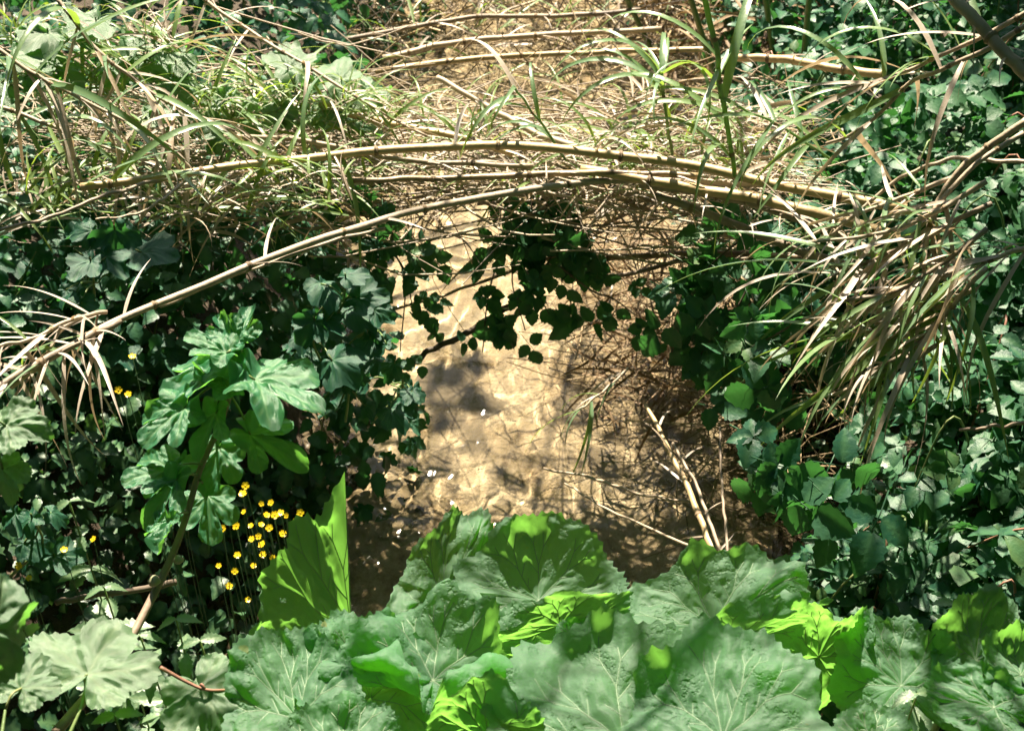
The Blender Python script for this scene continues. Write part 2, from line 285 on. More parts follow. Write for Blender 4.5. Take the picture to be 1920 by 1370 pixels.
# ------------------------------------------------------------------ leaf shapes
def seg_dist(X, Y, segs):
    D = np.full(X.shape, 9.0); Dm = np.full(X.shape, 9.0)
    for (x0, y0, x1, y1, wdt) in segs:
        dx, dy = x1-x0, y1-y0; L2 = dx*dx+dy*dy+1e-12
        t = np.clip(((X-x0)*dx+(Y-y0)*dy)/L2, 0, 1)
        d = np.hypot(X-(x0+t*dx), Y-(y0+t*dy)); D = np.minimum(D, d/wdt); Dm = np.minimum(Dm, d)
    return D, Dm
def polar_faces(nr, na, closed=True):
    F = []
    for j in range(na if closed else na-1):
        k = (j+1) % na
        F.append((0, 1+j, 1+k))
        for i in range(nr-1):
            a = 1+i*na; b2 = a+na
            F.append((a+j, b2+j, b2+k, a+k))
    return F
def butterbur_mesh(seed, wr=1.0, cup=0.25, hang=0.5, wave=0.10, nr=46, na=290, fold=0.0, size=0.3, half=False, back_len=1.0):
    lowamp = 0.22 if seed in (11, 12, 15) else 0.5
    """kidney-shaped wrinkled blade, stalk point at the origin, tip towards +Y; returns blade mesh and its raised pale vein network"""
    R = random.Random(seed); sx = seed*7.31
    th = np.linspace(-math.pi, math.pi, na, endpoint=False)       # 0 = tip (+Y)
    def outline(th):
        out = 1.0 - 0.10*(np.abs(th)/math.pi)**2
        back = np.abs(np.abs(th)-math.pi); out = out*(1 - 0.90*np.exp(-(back/0.26)**2))
        out = out*(1 + 0.10*np.array([n3(math.sin(a)*1.6, math.cos(a)*1.6, sx) for a in th]) + 0.03*np.cos(th*10+sx))
        if half: out = out*(0.25+0.75/np.maximum(0.6, np.cos(th)+np.abs(np.sin(th))))
        for q in (0, 0.58, -0.58, 1.2, -1.2, 2.0, -2.0): out = out*(1+0.07*np.exp(-((th-q)/0.16)**2))
        out = out*(1+(back_len-1)*np.clip((np.abs(th)-1.3)/0.8, 0, 1))
        tooth = np.abs(((th*29/math.pi) % 1.0)-0.5)*2
        return out*(1 + 0.042*(tooth-0.5) + 0.03*np.array([n3(math.sin(a)*9, math.cos(a)*9, sx+3) for a in th]))
    out = outline(th)
    segs = []
    for a0 in [0, 0.58, -0.58, 1.2, -1.2, 2.0, -2.0]:
        a = a0+R.uniform(-0.10, 0.10); L = R.uniform(0.40, 0.52); w0 = 0.016 if a0 == 0 else 0.012
        bend = R.uniform(-0.12, 0.12); xm, ym = math.sin(a)*L*0.5, math.cos(a)*L*0.5
        x1, y1 = xm+math.sin(a+bend)*L*0.5, ym+math.cos(a+bend)*L*0.5; segs += [(0, 0, xm, ym, w0), (xm, ym, x1, y1, w0*0.85)]
        for s in (-1, 1):
            a2 = a+s*R.uniform(0.18, 0.40); l2 = R.uniform(0.2, 0.3); x2, y2 = x1+math.sin(a2)*l2, y1+math.cos(a2)*l2; segs.append((x1, y1, x2, y2, 0.009))
            for s2 in (-1, 1):
                a3 = a2+s2*R.uniform(0.25, 0.5); l3 = R.uniform(0.1, 0.2); segs.append((x2, y2, x2+math.sin(a3)*l3, y2+math.cos(a3)*l3, 0.005))
        for q in (0.5, 0.8):
            s = R.choice((-1, 1)); a4 = a+s*R.uniform(0.6, 0.95); xq, yq = x1*q, y1*q; l4 = R.uniform(0.1, 0.22)
            segs.append((xq, yq, xq+math.sin(a4)*l4, yq+math.cos(a4)*l4, 0.005))
    ph = R.random()*6; kw = R.choice([3, 4, 5]); ph2 = R.random()*6
    def surf(X, Y, rim=None):
        rad = np.hypot(X, Y); ang = np.arctan2(X, Y)
        if rim is None: rim = np.clip(rad/np.maximum(outline(ang), 0.05), 0, 1)
        D, Dm = seg_dist(X, Y, segs); bul = 1-np.exp(-(Dm/0.06)**2)
        nz = lambda k, o: np.array([n3(x*k, y*k, sx+o) for x, y in zip(X, Y)])
        low, mid, fine, tiny = nz(1.5, 9), nz(4.5, 2), nz(10, 0), nz(24, 5)
        Z = 0.020*bul + 0.065*mid*(0.3+rim) + 0.016*fine*bul*(0.4+0.9*rim) + 0.016*(np.abs(tiny)-0.2)*bul*(0.3+rim)
        Z += cup*rad**2*np.where(Y > 0, 1, 0.3) + lowamp*low*rad
        Z += wave*rim**2.0*np.sin(kw*ang+ph+2.0*low) + 0.030*rim**4*np.sin(kw*3.1*ang+ph2+3*mid)
        Z += fold*np.abs(X) - 0.012*np.exp(-(Dm/0.03)**2)
        Xo = X.copy()
        if half: Z = np.where(X > 0, -X*0.03, Z*np.minimum(1, -X*6)); Xo = np.where(X > 0, X*0.012, X)
        if hang:                                                    # lobes behind the stalk bend down (or stand up where negative)
            rb = 0.42/abs(hang); sg = 1 if hang > 0 else -1; yb = np.minimum(Y+0.05, 0); phi = -yb/rb
            Y2 = np.where(yb < 0, -0.05-rb*np.sin(phi)-sg*np.sin(phi)*Z, Y); Z = np.where(yb < 0, Z*np.cos(phi)-sg*rb*(1-np.cos(phi)), Z); Y = Y2
        return np.stack([Xo*wr, Y, Z], 1)*size, np.exp(-(D/0.9)**2)
    rr = (np.arange(1, nr+1)/nr)**0.85
    RR = rr[:, None]*out[None, :]; X = np.concatenate([[0], (RR*np.sin(th)[None, :]).ravel()]); Y = np.concatenate([[0], (RR*np.cos(th)[None, :]).ravel()])
    V, vein = surf(X, Y, np.concatenate([[0], np.repeat(rr, na)]))
    blade = mesh('butterbur_blade', V, polar_faces(nr, na), M['butterbur'], {'vein': vein*0.45})
    parts = []
    for (x0, y0, x1, y1, wd) in segs:
        t = np.linspace(0, 1, 9); x = x0+(x1-x0)*t; y = y0+(y1-y0)*t
        keep = np.hypot(x, y) < outline(np.arctan2(x, y))*0.97
        if keep.sum() < 3: continue
        p, _ = surf(x[keep], y[keep]); n = len(p)
        v, f = tube_geo([Vector(q) for q in p], [max(0.0006, wd*size*0.22*(1-0.35*i/n)) for i in range(n)], 5, False); parts.append((v, f, [0]*len(v)))
    v, f, _ = join(parts)
    return blade, mesh('veins', v, f, M['vein'])
def lobed_mesh(name, mat, lobes, seed, core=0.3, teeth=0.03, nteeth=40, droop=0.25, fold=0.18, wave=0.06, nr=9, na=96, sinus=0.22, veinw=0.018, crinkle=0.02):
    """lobes: (angle, centre distance, radius) discs joined around the stalk point, tip at +Y"""
    R = random.Random(seed); sx = seed*3.7
    th = np.linspace(-math.pi, math.pi, na, endpoint=False); out = np.full(na, core)
    for (a, c, rho) in lobes:
        d = th-a; s = rho**2-(c*np.sin(d))**2
        rr = np.where((s > 0) & (np.cos(d) > 0), c*np.cos(d)+np.sqrt(np.maximum(s, 0)), 0)
        out = np.maximum(out, rr)
    back = np.abs(np.abs(th)-math.pi); out *= 1-0.85*np.exp(-(back/sinus)**2)
    out = 0.6*out + 0.2*np.roll(out, 1) + 0.2*np.roll(out, -1)
    tooth = ((th*nteeth/(2*math.pi)) % 1.0)
    out *= 1 + teeth*(tooth-0.5)*2 + 0.04*np.array([n3(a*3, sx, 1) for a in th])
    segs = []
    for (a, c, rho) in lobes:
        L = (c+rho)*0.96; segs.append((0, 0, math.sin(a)*L, math.cos(a)*L, veinw))
        for q in (0.3, 0.5, 0.7, 0.85):
            for s in (-1, 1):
                x, y = math.sin(a)*L*q, math.cos(a)*L*q; a2 = a+s*0.75; l2 = 0.25*(1.15-q)+0.05
                segs.append((x, y, x+math.sin(a2)*l2, y+math.cos(a2)*l2, veinw*0.5))
    rr = (np.arange(1, nr+1)/nr)**0.9
    RR = rr[:, None]*out[None, :]; X = np.concatenate([[0], (RR*np.sin(th)[None]).ravel()]); Y = np.concatenate([[0], (RR*np.cos(th)[None]).ravel()])
    rad = np.hypot(X, Y); ang = np.arctan2(X, Y); rim = np.concatenate([[0], np.repeat(rr, na)])
    D, Dm = seg_dist(X, Y, segs)
    low = np.array([n3(x*1.8, y*1.8, sx) for x, y in zip(X, Y)]); fine = np.array([n3(x*8, y*8, sx+4) for x, y in zip(X, Y)])
    Z = fold*np.abs(X)*0.5 + fold*0.35*(1-np.exp(-(Dm/0.12)**2)) - droop*rad**2 + 0.22*low*rad + wave*rim**2*np.sin(5*ang+R.random()*6) + crinkle*fine
    return mesh(name, np.stack([X, Y, Z], 1), polar_faces(nr, na), mat, {'vein': np.exp(-(D/1.0)**2)})
def ovate_geo(L, W, n=8, teeth=0.12, fold=0.25, curve=0.25, tipp=1.0, cols=3, rib=0.0, seed=0):
    V = []; F = []; vn = []; R = random.Random(seed); half = cols//2; tw = R.uniform(-0.3, 0.3)
    for i in range(n+1):
        t = i/n; wv = W*0.5*(math.sin(math.pi*min(1, t**0.75*0.98+0.02))**0.85)
        if 0 < i < n: wv *= 1+teeth*(1 if i % 2 else -1)
        for k in range(-half, half+1):
            u = k/half; x = u*wv
            z = fold*abs(x) - curve*t*t*L + rib*W*(1 if i % 2 else -1)*abs(u)*0.5 + tw*x*t
            V.append((x, t*L*(1-0.03*abs(u)), z)); vn.append(1.0 if k == 0 else (0.25 if i % 2 else 0.0))
    for i in range(n):
        for k in range(cols-1):
            a = i*cols+k; F.append((a, a+1, a+cols+1, a+cols))
    return V, F, vn
def xf(V, m): return [tuple(m @ Vector(v)) for v in V]
def join(parts):
    V = []; F = []; A = []
    for (v, f, a) in parts:
        o = len(V); V += list(v); F += [tuple(i+o for i in q) for q in f]; A += list(a)
    return V, F, A
def trifoliate_geo(seed, n=8, cols=3, L=0.055, teeth=0.10):
    R = random.Random(seed); parts = []
    ss = [(0.0, 1.0, 0.022), (1.25, 0.82, 0.004), (-1.25, 0.82, 0.004)]
    if R.random() < 0.35: ss += [(2.2, 0.6, 0.0), (-2.2, 0.6, 0.0)]
    for (a, s, off) in ss:
        v, f, vn = ovate_geo(L*s*R.uniform(0.9, 1.1), L*s*0.78, n, teeth, R.uniform(0.1, 0.4), R.uniform(0.05, 0.5), cols=cols, rib=0.035, seed=R.randint(0, 999))
        m = Matrix.Rotation(-a+R.uniform(-0.2, 0.2), 4, 'Z') @ Matrix.Translation((0, off, 0)) @ Matrix.Rotation(R.uniform(-0.35, 0.25), 4, 'X') @ Matrix.Rotation(R.uniform(-0.4, 0.4), 4, 'Y')
        parts.append((xf(v, m), f, vn))
    pv, pf = tube_geo([Vector((0, -0.035, -0.012)), Vector((0, 0, 0)), Vector((0, 0.024, 0.0))], [0.0011, 0.001, 0.0008], 3)
    parts.append((pv, pf, [0.6]*len(pv)))
    return join(parts)
def blade_geo(L, W, pitch, droop, n=11, sway=0.0, twist=0.0, vfold=0.3, power=1.3, taper=2.0):
    V = []; F = []; vn = []; p = Vector((0, 0, 0)); dl = L/n; yaw = 0
    for i in range(n+1):
        t = i/n; pa = pitch-droop*t**power; yaw = sway*math.sin(t*2.6)
        d = Vector((math.sin(yaw)*math.cos(pa), math.cos(yaw)*math.cos(pa), math.sin(pa)))
        s = Vector((math.cos(yaw), -math.sin(yaw), 0)); nn = s.cross(d)
        tw = twist*t; s2 = s*math.cos(tw)+nn*math.sin(tw); n2 = nn*math.cos(tw)-s*math.sin(tw)
        wv = W*0.5*min(1.0, 0.55+t*3)*max(0.03, 1-t**taper)
        V += [tuple(p-s2*wv+n2*(wv*vfold)), tuple(p), tuple(p+s2*wv+n2*(wv*vfold))]; vn += [0, 0.8, 0]
        p = p+d*dl
    for i in range(n):
        a = i*3; F += [(a, a+1, a+4, a+3), (a+1, a+2, a+5, a+4)]
    return V, F, vn
def scatter_geo(name, protos, mats4, mat, seed):
    """many transformed copies of small shapes joined into one mesh (uncountable fill only)"""
    rng = np.random.default_rng(seed); VV = []; FF = []; AA = []; RR = []; off = 0
    P4 = [(np.array(v), f, np.array(a)) for v, f, a in protos]
    for m in mats4:
        v, f, a = P4[int(rng.integers(len(P4)))]; A = np.array(m)
        VV.append(v @ A[:3, :3].T + A[:3, 3]); FF += [tuple(i+off for i in q) for q in f]; off += len(v)
        AA.append(a); RR.append(np.full(len(v), rng.random()))
    return mesh(name, np.concatenate(VV), FF, mat, {'vein': np.concatenate(AA), 'rnd': np.concatenate(RR)})

FIG_LOBES = [(0, 0.74, 0.26), (0.76, 0.62, 0.215), (-0.76, 0.62, 0.215), (1.55, 0.38, 0.19), (-1.55, 0.38, 0.19)]
FIG3 = [(0, 0.74, 0.25), (0.8, 0.54, 0.20), (-0.8, 0.54, 0.20)]
VINE_LOBES = [(0, 0.62, 0.33), (1.12, 0.56, 0.31), (-1.12, 0.56, 0.31), (2.15, 0.36, 0.27), (-2.15, 0.36, 0.27)]
HOP_LOBES = [(0, 0.68, 0.30), (0.85, 0.58, 0.26), (-0.85, 0.58, 0.26), (1.75, 0.36, 0.24), (-1.75, 0.36, 0.24)]
HOP3 = [(0, 0.66, 0.32), (1.0, 0.52, 0.28), (-1.0, 0.52, 0.28)]
fig_protos = [lobed_mesh('fig_leaf', M['fig'], FIG_LOBES if k % 4 else FIG3, 20+k, core=0.34, teeth=0.012, nteeth=60, droop=[0.1, 0.25, 0.35, 0.15, 0.4][k], fold=[0.7, 0.5, 0.35, 0.8, 0.5][k], wave=0.09, nr=14, na=150, crinkle=0.035) for k in range(5)]
vine_protos = [lobed_mesh('vine_leaf', M['vine'], VINE_LOBES, 40+k, core=0.34, teeth=0.035, nteeth=44, droop=[0.2, 0.4, 0.3][k], fold=0.2, wave=0.08, nr=14, na=176, crinkle=0.05) for k in range(3)]
hop_protos = [lobed_mesh('hop_leaf', M['hop'], HOP_LOBES if k % 2 else HOP3, 60+k, core=0.34, teeth=0.05, nteeth=36, droop=[0.2, 0.45, 0.3, 0.6][k], fold=[0.3, 0.2, 0.45, 0.3][k], wave=0.07, nr=5, na=72, crinkle=0.04) for k in range(4)]
hop_lit = []
for me in hop_protos: q = me.copy(); q.materials[0] = M['vine']; hop_lit.append(q)  # paler leaf colour stands in for sunlight on the upper-left sprigs
brm_hi = []
for k in range(5):
    v, f, a = trifoliate_geo(100+k, 10, 5, 0.055, 0.09); brm_hi.append(mesh('bramble_leaf', v, f, M['bramble'], {'vein': a}))
brm_lo = [trifoliate_geo(120+k, 6, 3, 0.052, 0.10) for k in range(4)]
def blades(mat, nm, specs): 
    out = []
    for s in specs:
        v, f, a = blade_geo(**s); out.append(mesh(nm, v, f, mat, {'vein': a}))
    return out
ARCH = [dict(L=0.42, W=0.021, pitch=0.75, droop=2.2, sway=0.2), dict(L=0.36, W=0.019, pitch=0.5, droop=1.9, sway=-0.25, twist=0.5), dict(L=0.5, W=0.023, pitch=0.9, droop=2.5, sway=0.1, power=1.6)]
HANG = [dict(L=0.36, W=0.017, pitch=-0.45, droop=1.05, sway=0.15, twist=0.6), dict(L=0.30, W=0.014, pitch=-0.2, droop=1.35, sway=-0.2, twist=-0.8, power=0.8), dict(L=0.44, W=0.019, pitch=-0.65, droop=0.85, sway=0.3, twist=0.4)]
STIFF = [dict(L=0.32, W=0.016, pitch=0.25, droop=0.6, sway=0.1), dict(L=0.26, W=0.014, pitch=0.6, droop=0.9, sway=-0.1, twist=0.4), dict(L=0.38, W=0.017, pitch=0.1, droop=0.9, sway=0.2, twist=-0.4)]
RG = {'arch': blades(M['reed_green'], 'reed_leaf', ARCH), 'hang': blades(M['reed_green'], 'reed_leaf', HANG), 'stiff': blades(M['reed_green'], 'reed_leaf', STIFF)}
RD = {'arch': blades(M['dry'], 'dry_leaf', ARCH), 'hang': blades(M['dry'], 'dry_leaf', [dict(d, W=d['W']*0.8, twist=d['twist']*2.5) for d in HANG]), 'stiff': blades(M['dry'], 'dry_leaf', STIFF)}
GR = blades(M['grass'], 'grass_blade', [dict(L=0.24, W=0.012, pitch=0.9, droop=1.7, sway=0.2, n=8), dict(L=0.30, W=0.013, pitch=1.1, droop=2.3, sway=-0.2, n=9), dict(L=0.20, W=0.011, pitch=0.6, droop=0.9, n=7), dict(L=0.34, W=0.014, pitch=0.5, droop=1.4, sway=0.3, n=9, twist=0.6)])
GD = blades(M['dry'], 'dry_blade', [dict(L=0.26, W=0.008, pitch=0.6, droop=1.7, sway=0.3, n=8, twist=1.0), dict(L=0.32, W=0.009, pitch=0.2, droop=1.0, sway=-0.3, n=8, twist=1.6), dict(L=0.22, W=0.007, pitch=0.9, droop=2.4, n=8)])

# ------------------------------------------------------------------ butterbur (each leaf stands on its own stalk)
def butterbur(label, base, tip, elev, wr, cup, hang, seed, roll=0.0, wave=0.10, fold=0.0, nref=(0, -0.25, 1), lean=(0, 0), grow=1.0, half=False, back_len=1.0):
    bp = P(*base); tp = tip_on_ray(bp, tip[0], tip[1], elev); ax = tp-bp; size = ax.length*grow
    gx, gy = bp.x+lean[0], bp.y+lean[1]+0.12; gz = ground_z(gx, gy)
    t = thing('butterbur_leaf', (gx, gy, gz), label, 'leaf', 'butterbur leaves along the near bank')
    me, vn = butterbur_mesh(seed, wr, cup, hang, wave, fold=fold, size=size, half=half, back_len=back_len)
    bl = under('blade', me, t, frame(bp, ax, nref, roll)); add('veins', vn, bl)
    mid = Vector((gx, gy, gz)).lerp(bp, 0.55)+Vector((0.02, 0.05, 0.03))
    pts = [p-t.location for p in smoothpts([(gx, gy, gz-0.03), mid, bp+Vector((0, 0.004, -0.002))], 14)]
    add('petiole', tube_mesh('petiole', pts, [0.0085-0.0035*i/13 for i in range(14)], M['petiole'], 8), t)
    return t
BB = [
 ('huge pale wrinkled butterbur leaf at the bottom centre, left of the streak-shaded one', (1175, 1400, 1.92), (1125, 1165), 8, 0.95, 0.05, 0.55, 11, 0.10, 0.07),
 ('broad grey-green butterbur leaf crossed by dark reed shadows at the bottom', (1355, 1385, 1.90), (1425, 1190), 10, 0.82, 0.02, 0.6, 12, -0.12, 0.06),
 ('cupped butterbur leaf right above the upright pointed lime-green leaf', (812, 1275, 2.06), (835, 1135), 12, 1.0, 0.18, -1.7, 13, 0.05, 0.15),
 ('medium butterbur leaf left of the cupped leaf above the lime-green point', (695, 1310, 2.05), (650, 1160), 12, 0.78, 0.10, 0.7, 14, 0.15, 0.10),
 ('narrow grey-green butterbur leaf with one upright midrib, leftmost along the bottom', (555, 1345, 2.02), (510, 1180), 14, 0.72, 0.02, 0.4, 15, -0.1, 0.06),
 ('large crinkled butterbur leaf standing highest against the dark water', (1010, 1125, 2.38), (1015, 992), 18, 1.1, 0.2, -1.3, 16, 0.0, 0.18),
 ('shaded butterbur leaf with light streaks behind the highest crinkled leaf', (835, 1125, 2.66), (895, 968), 22, 0.55, 0.10, 0.5, 17, 0.3, 0.10),
 ('wide pale butterbur leaf below the upright cane, behind a wavy lime-green leaf', (1340, 1172, 2.26), (1290, 1055), 14, 1.45, 0.16, -1.4, 18, 0.05, 0.17),
 ('butterbur leaf right behind the wide pale leaf, touching the upright cane foot', (1410, 1105, 2.45), (1420, 1030), 22, 1.15, 0.12, 0.5, 19, -0.1, 0.12),
 ('small butterbur leaf with a bright green fold between two large leaves', (1085, 1215, 2.16), (1075, 1160), 30, 1.0, 0.35, 0.6, 20, 0.1, 0.15),
 ('dark shaded butterbur leaf at the bottom edge, left of the lime-green point', (640, 1420, 1.92), (640, 1305), 8, 1.0, 0.12, 0.4, 22, 0.2, 0.12),
 ('backlit bright green butterbur leaf standing upright right of the wide pale leaf', (1535, 1232, 2.2), (1590, 1120), 75, 0.62, 0.1, 0.3, 23, 0.2, 0.08),
 ('blistered dark green butterbur leaf beside the backlit upright leaf', (1690, 1285, 2.15), (1625, 1175), 12, 0.95, 0.10, 0.5, 24, -0.2, 0.12),
 ('blistered upright butterbur leaf below the brambles at the right edge', (1830, 1240, 2.2), (1850, 1110), 40, 0.72, 0.1, 0.3, 25, 0.1, 0.08),
 ('rounded olive butterbur leaf cut by the right edge of the picture', (1915, 1265, 2.05), (1900, 1180), 15, 1.0, 0.1, 0.4, 26, 0.2, 0.08),
 ('smooth dark bluish butterbur leaf in shade near the bottom right corner', (1865, 1325, 2.0), (1735, 1265), 2, 0.55, 0.05, 0.2, 27, 0.0, 0.04),
 ('pale butterbur leaf edge catching light at the bottom, right of the shadow-streaked leaf', (1640, 1395, 1.95), (1600, 1325), 10, 1.0, 0.12, 0.4, 28, 0.0, 0.1),
 ('low butterbur leaf in deep shade under the lime-green point, bottom centre', (870, 1400, 2.02), (880, 1335), 5, 1.0, 0.1, 0.4, 33, 0.1, 0.1),
 ('low butterbur leaf in deep shade beside the huge pale leaf, bottom centre', (960, 1350, 2.12), (940, 1290), 5, 1.0, 0.1, 0.4, 34, -0.1, 0.1),
 ('butterbur leaf peeping out low between the huge leaf and the lime-green point', (985, 1255, 2.2), (965, 1190), 12, 0.9, 0.1, 0.6, 29, 0.0, 0.12),
]
BACK = {13: 1.5, 16: 1.0, 18: 1.15}
for b_ in BB: butterbur(*b_, back_len=BACK.get(b_[7], 1.0))
# the standing leaf seen against the light
butterbur('tall backlit yellow-green butterbur leaf standing upright with a pointed torn top', (657, 1175, 2.25), (647, 903), 72, 0.66, 0.03, 0.15, 31, 0.0, 0.04, nref=(0.1, -1, 0.2), half=True)

for lab, ba, ti, el, wr_, sd_ in (('upright backlit lime-green butterbur leaf tapering to a point at the bottom', (915, 1385, 1.93), (850, 1292), 62, 0.8, 41),
        ('wavy backlit lime-green butterbur leaf below the highest crinkled leaf', (1050, 1172, 2.18), (1040, 1108), 72, 1.9, 42),
        ('wavy backlit lime-green butterbur leaf below the wide pale leaf', (1385, 1200, 2.06), (1372, 1140), 72, 1.8, 43)):
    butterbur(lab, ba, ti, el, wr_, 0.05, 0.25, sd_, 0.15, 0.07, nref=(0.0, -1, 0.25))
# ------------------------------------------------------------------ fig shoot
FD = 2.2
fig = thing('fig_branch', P(240, 1215, 2.15), 'young fig branch with large lobed leaves and two small green figs', 'fig branch')
def fig_part(pts, r0, r1, nm, mat, n=12):
    q = [p-fig.location for p in smoothpts(pts, n)]
    add(nm, tube_mesh(nm, q, [r0+(r1-r0)*i/(n-1) for i in range(n)], mat, 8), fig)
fig_part([P(105, 1372, 2.05), P(180, 1285, 2.1), P(240, 1205, 2.14), P(290, 1110, 2.17), P(325, 1035, 2.19), P(352, 960, 2.2), P(375, 880, 2.2), P(415, 790, 2.2), P(436, 720, 2.2), P(442, 655, 2.19)], 0.0075, 0.0035, 'stem', M['figbark'], 36)
FIGL = [  # attach px, base px, tip px, elevation, width, roll, proto
 ((442, 655), (443, 650), (474, 558), 55, 0.75, 0.3, 0), ((442, 655), (440, 645), (405, 578), 60, 0.8, -0.3, 3),
 ((441, 665), (425, 662), (338, 618), 30, 0.8, 0.2, 1), ((440, 680), (425, 672), (268, 735), -15, 0.95, 0.1, 2),
 ((438, 700), (345, 765), (252, 838), -25, 0.9, 0.0, 1), ((437, 700), (478, 712), (622, 770), -8, 0.95, 0.1, 1),
 ((432, 740), (470, 815), (578, 868), -15, 0.9, 0.25, 4), ((425, 760), (405, 775), (345, 868), -35, 0.9, 0.1, 4),
 ((400, 820), (410, 840), (375, 950), -50, 1.0, 0.0, 2), ((380, 870), (325, 880), (215, 900), 5, 0.95, 0.1, 1),
 ((370, 890), (330, 900), (262, 985), -30, 0.8, -0.2, 4), ((352, 960), (320, 975), (285, 1040), -35, 0.85, 0.2, 3),
 ((375, 900), (390, 930), (395, 1045), -55, 1.0, 0.0, 2), ((430, 750), (440, 730), (360, 660), 45, 0.9, 0.0, 3),
 ((410, 800), (345, 790), (305, 800), 10, 0.9, 0.4, 0),
]
for i, (at, ba, ti, el, wv, ro, k) in enumerate(FIGL):
    dd = 2.19 - 0.02*(i % 3) + (0.12 if i in (8, 12, 14) else 0)
    bp = P(ba[0], ba[1], dd); tp = tip_on_ray(bp, ti[0], ti[1], el*0.45); L = min((tp-bp).length*(0.75 if i in (7, 8, 12) else 0.9), 0.19)
    under('leaf', fig_protos[k], fig, frame(bp, tp-bp, ((i*37 % 11-5)*0.06, (i*53 % 7-4)*0.08, 1), ro, (L*wv*1.0, L, L)))
    fig_part([P(at[0], at[1], 2.195), P((at[0]+ba[0])/2, (at[1]+ba[1])/2-6, dd), bp], 0.0022, 0.0016, 'petiole', M['stem'], 6)
def fig_fruit(px, py, d, r):
    prof = [(0, 0), (0.25, 0.12), (0.45, 0.35), (0.85, 0.8), (1.0, 1.25), (0.88, 1.65), (0.5, 1.9), (0.14, 1.96), (0, 1.95)]
    V = []; F = []; ns = 14
    for (rr, zz) in prof:
        for k in range(ns): V.append((rr*r*math.cos(k*2*math.pi/ns), rr*r*math.sin(k*2*math.pi/ns), zz*r))
    for i in range(len(prof)-1):
        for k in range(ns): F.append((i*ns+k, i*ns+(k+1) % ns, (i+1)*ns+(k+1) % ns, (i+1)*ns+k))
    under('fig_fruit', mesh('fig_fruit', V, F, M['figfruit']), fig, Matrix.Translation(P(px, py, d)) @ Matrix.Rotation(-1.0, 4, 'Y') @ Matrix.Rotation(0.3, 4, 'X'))
fig_fruit(302, 1090, 2.16, 0.0095); fig_fruit(345, 1050, 2.17, 0.0075)

# ------------------------------------------------------------------ vine leaves at the lower left
def lobed_sprig(name, label, cat, stem_px, leaves, protos, stem_mat, group=None, r0=0.003, r1=0.0018):
    pts = [P(*s) for s in stem_px]; t = thing(name, pts[0], label, cat, group)
    q = [p-t.location for p in smoothpts(pts, 20)]
    add('stem', tube_mesh('stem', q, [r0+(r1-r0)*i/19 for i in range(20)], stem_mat, 7), t)
    for (at, ba, ti, el, wv, ro, k, d) in leaves:
        bp = P(ba[0], ba[1], d); tp = tip_on_ray(bp, ti[0], ti[1], el); L = (tp-bp).length
        under('leaf', protos[k % len(protos)], t, frame(bp, tp-bp, (0, -0.3, 1), ro, (L*wv, L, L)))
        pp = [p-t.location for p in smoothpts([P(*at), (P(*at)+bp)/2+Vector((0, 0, 0.01)), bp], 6)]
        add('petiole', tube_mesh('petiole', pp, [0.0018]*6, stem_mat, 6), t)
    return t
lobed_sprig('vine_sprig', 'pale vine sprig with one big three-lobed leaf at the lower left', 'vine', [(120, 1400, 2.04), (150, 1330, 2.05), (160, 1290, 2.07)],
            [((160, 1290, 2.07), (165, 1264, 2.03), (225, 1148), 8, 1.15, 0.0, 0, 2.05)], vine_protos, M['stem'])
lobed_sprig('vine_sprig', 'vine sprig with a dark leaf shadow on its pale leaf, bottom left corner', 'vine', [(0, 1400, 1.95), (10, 1330, 1.97)],
            [((10, 1330, 1.97), (40, 1290, 1.98), (80, 1215), 18, 1.0, 0.1, 1, 1.98)], vine_protos, M['stem'])
lobed_sprig('vine_sprig', 'backlit yellow-green vine leaf cut by the left picture edge', 'vine', [(-120, 1240, 1.6), (-60, 1200, 1.6), (-20, 1180, 1.6)],
            [((-20, 1180, 1.6), (-15, 1185, 1.6), (95, 1160), -50, 0.9, 0.9, 2, 1.6)], vine_protos, M['stem'])
lobed_sprig('vine_sprig', 'pale toothed vine leaf lit at the left edge beside dark undergrowth', 'vine', [(-80, 880, 2.3), (-40, 830, 2.3), (-10, 800, 2.3)],
            [((-10, 800, 2.3), (10, 798, 2.3), (100, 800), 5, 0.8, 0.0, 0, 2.3), ((-10, 800, 2.3), (5, 880, 2.3), (20, 945), -30, 0.9, 0.2, 1, 2.3)], vine_protos, M['stem'])
lobed_sprig('vine_sprig', 'grey-green lobed vine leaf on a pink stalk left of the butterbur', 'vine', [(300, 1250, 2.05), (345, 1275, 2.05), (385, 1292, 2.05), (425, 1293, 2.06)],
            [((385, 1292, 2.05), (375, 1288, 2.06), (430, 1375), -12, 1.1, 0.0, 1, 2.06), ((425, 1293, 2.06), (425, 1290, 2.08), (390, 1215), 15, 0.9, 0.0, 0, 2.08)], vine_protos, M['redstem'])
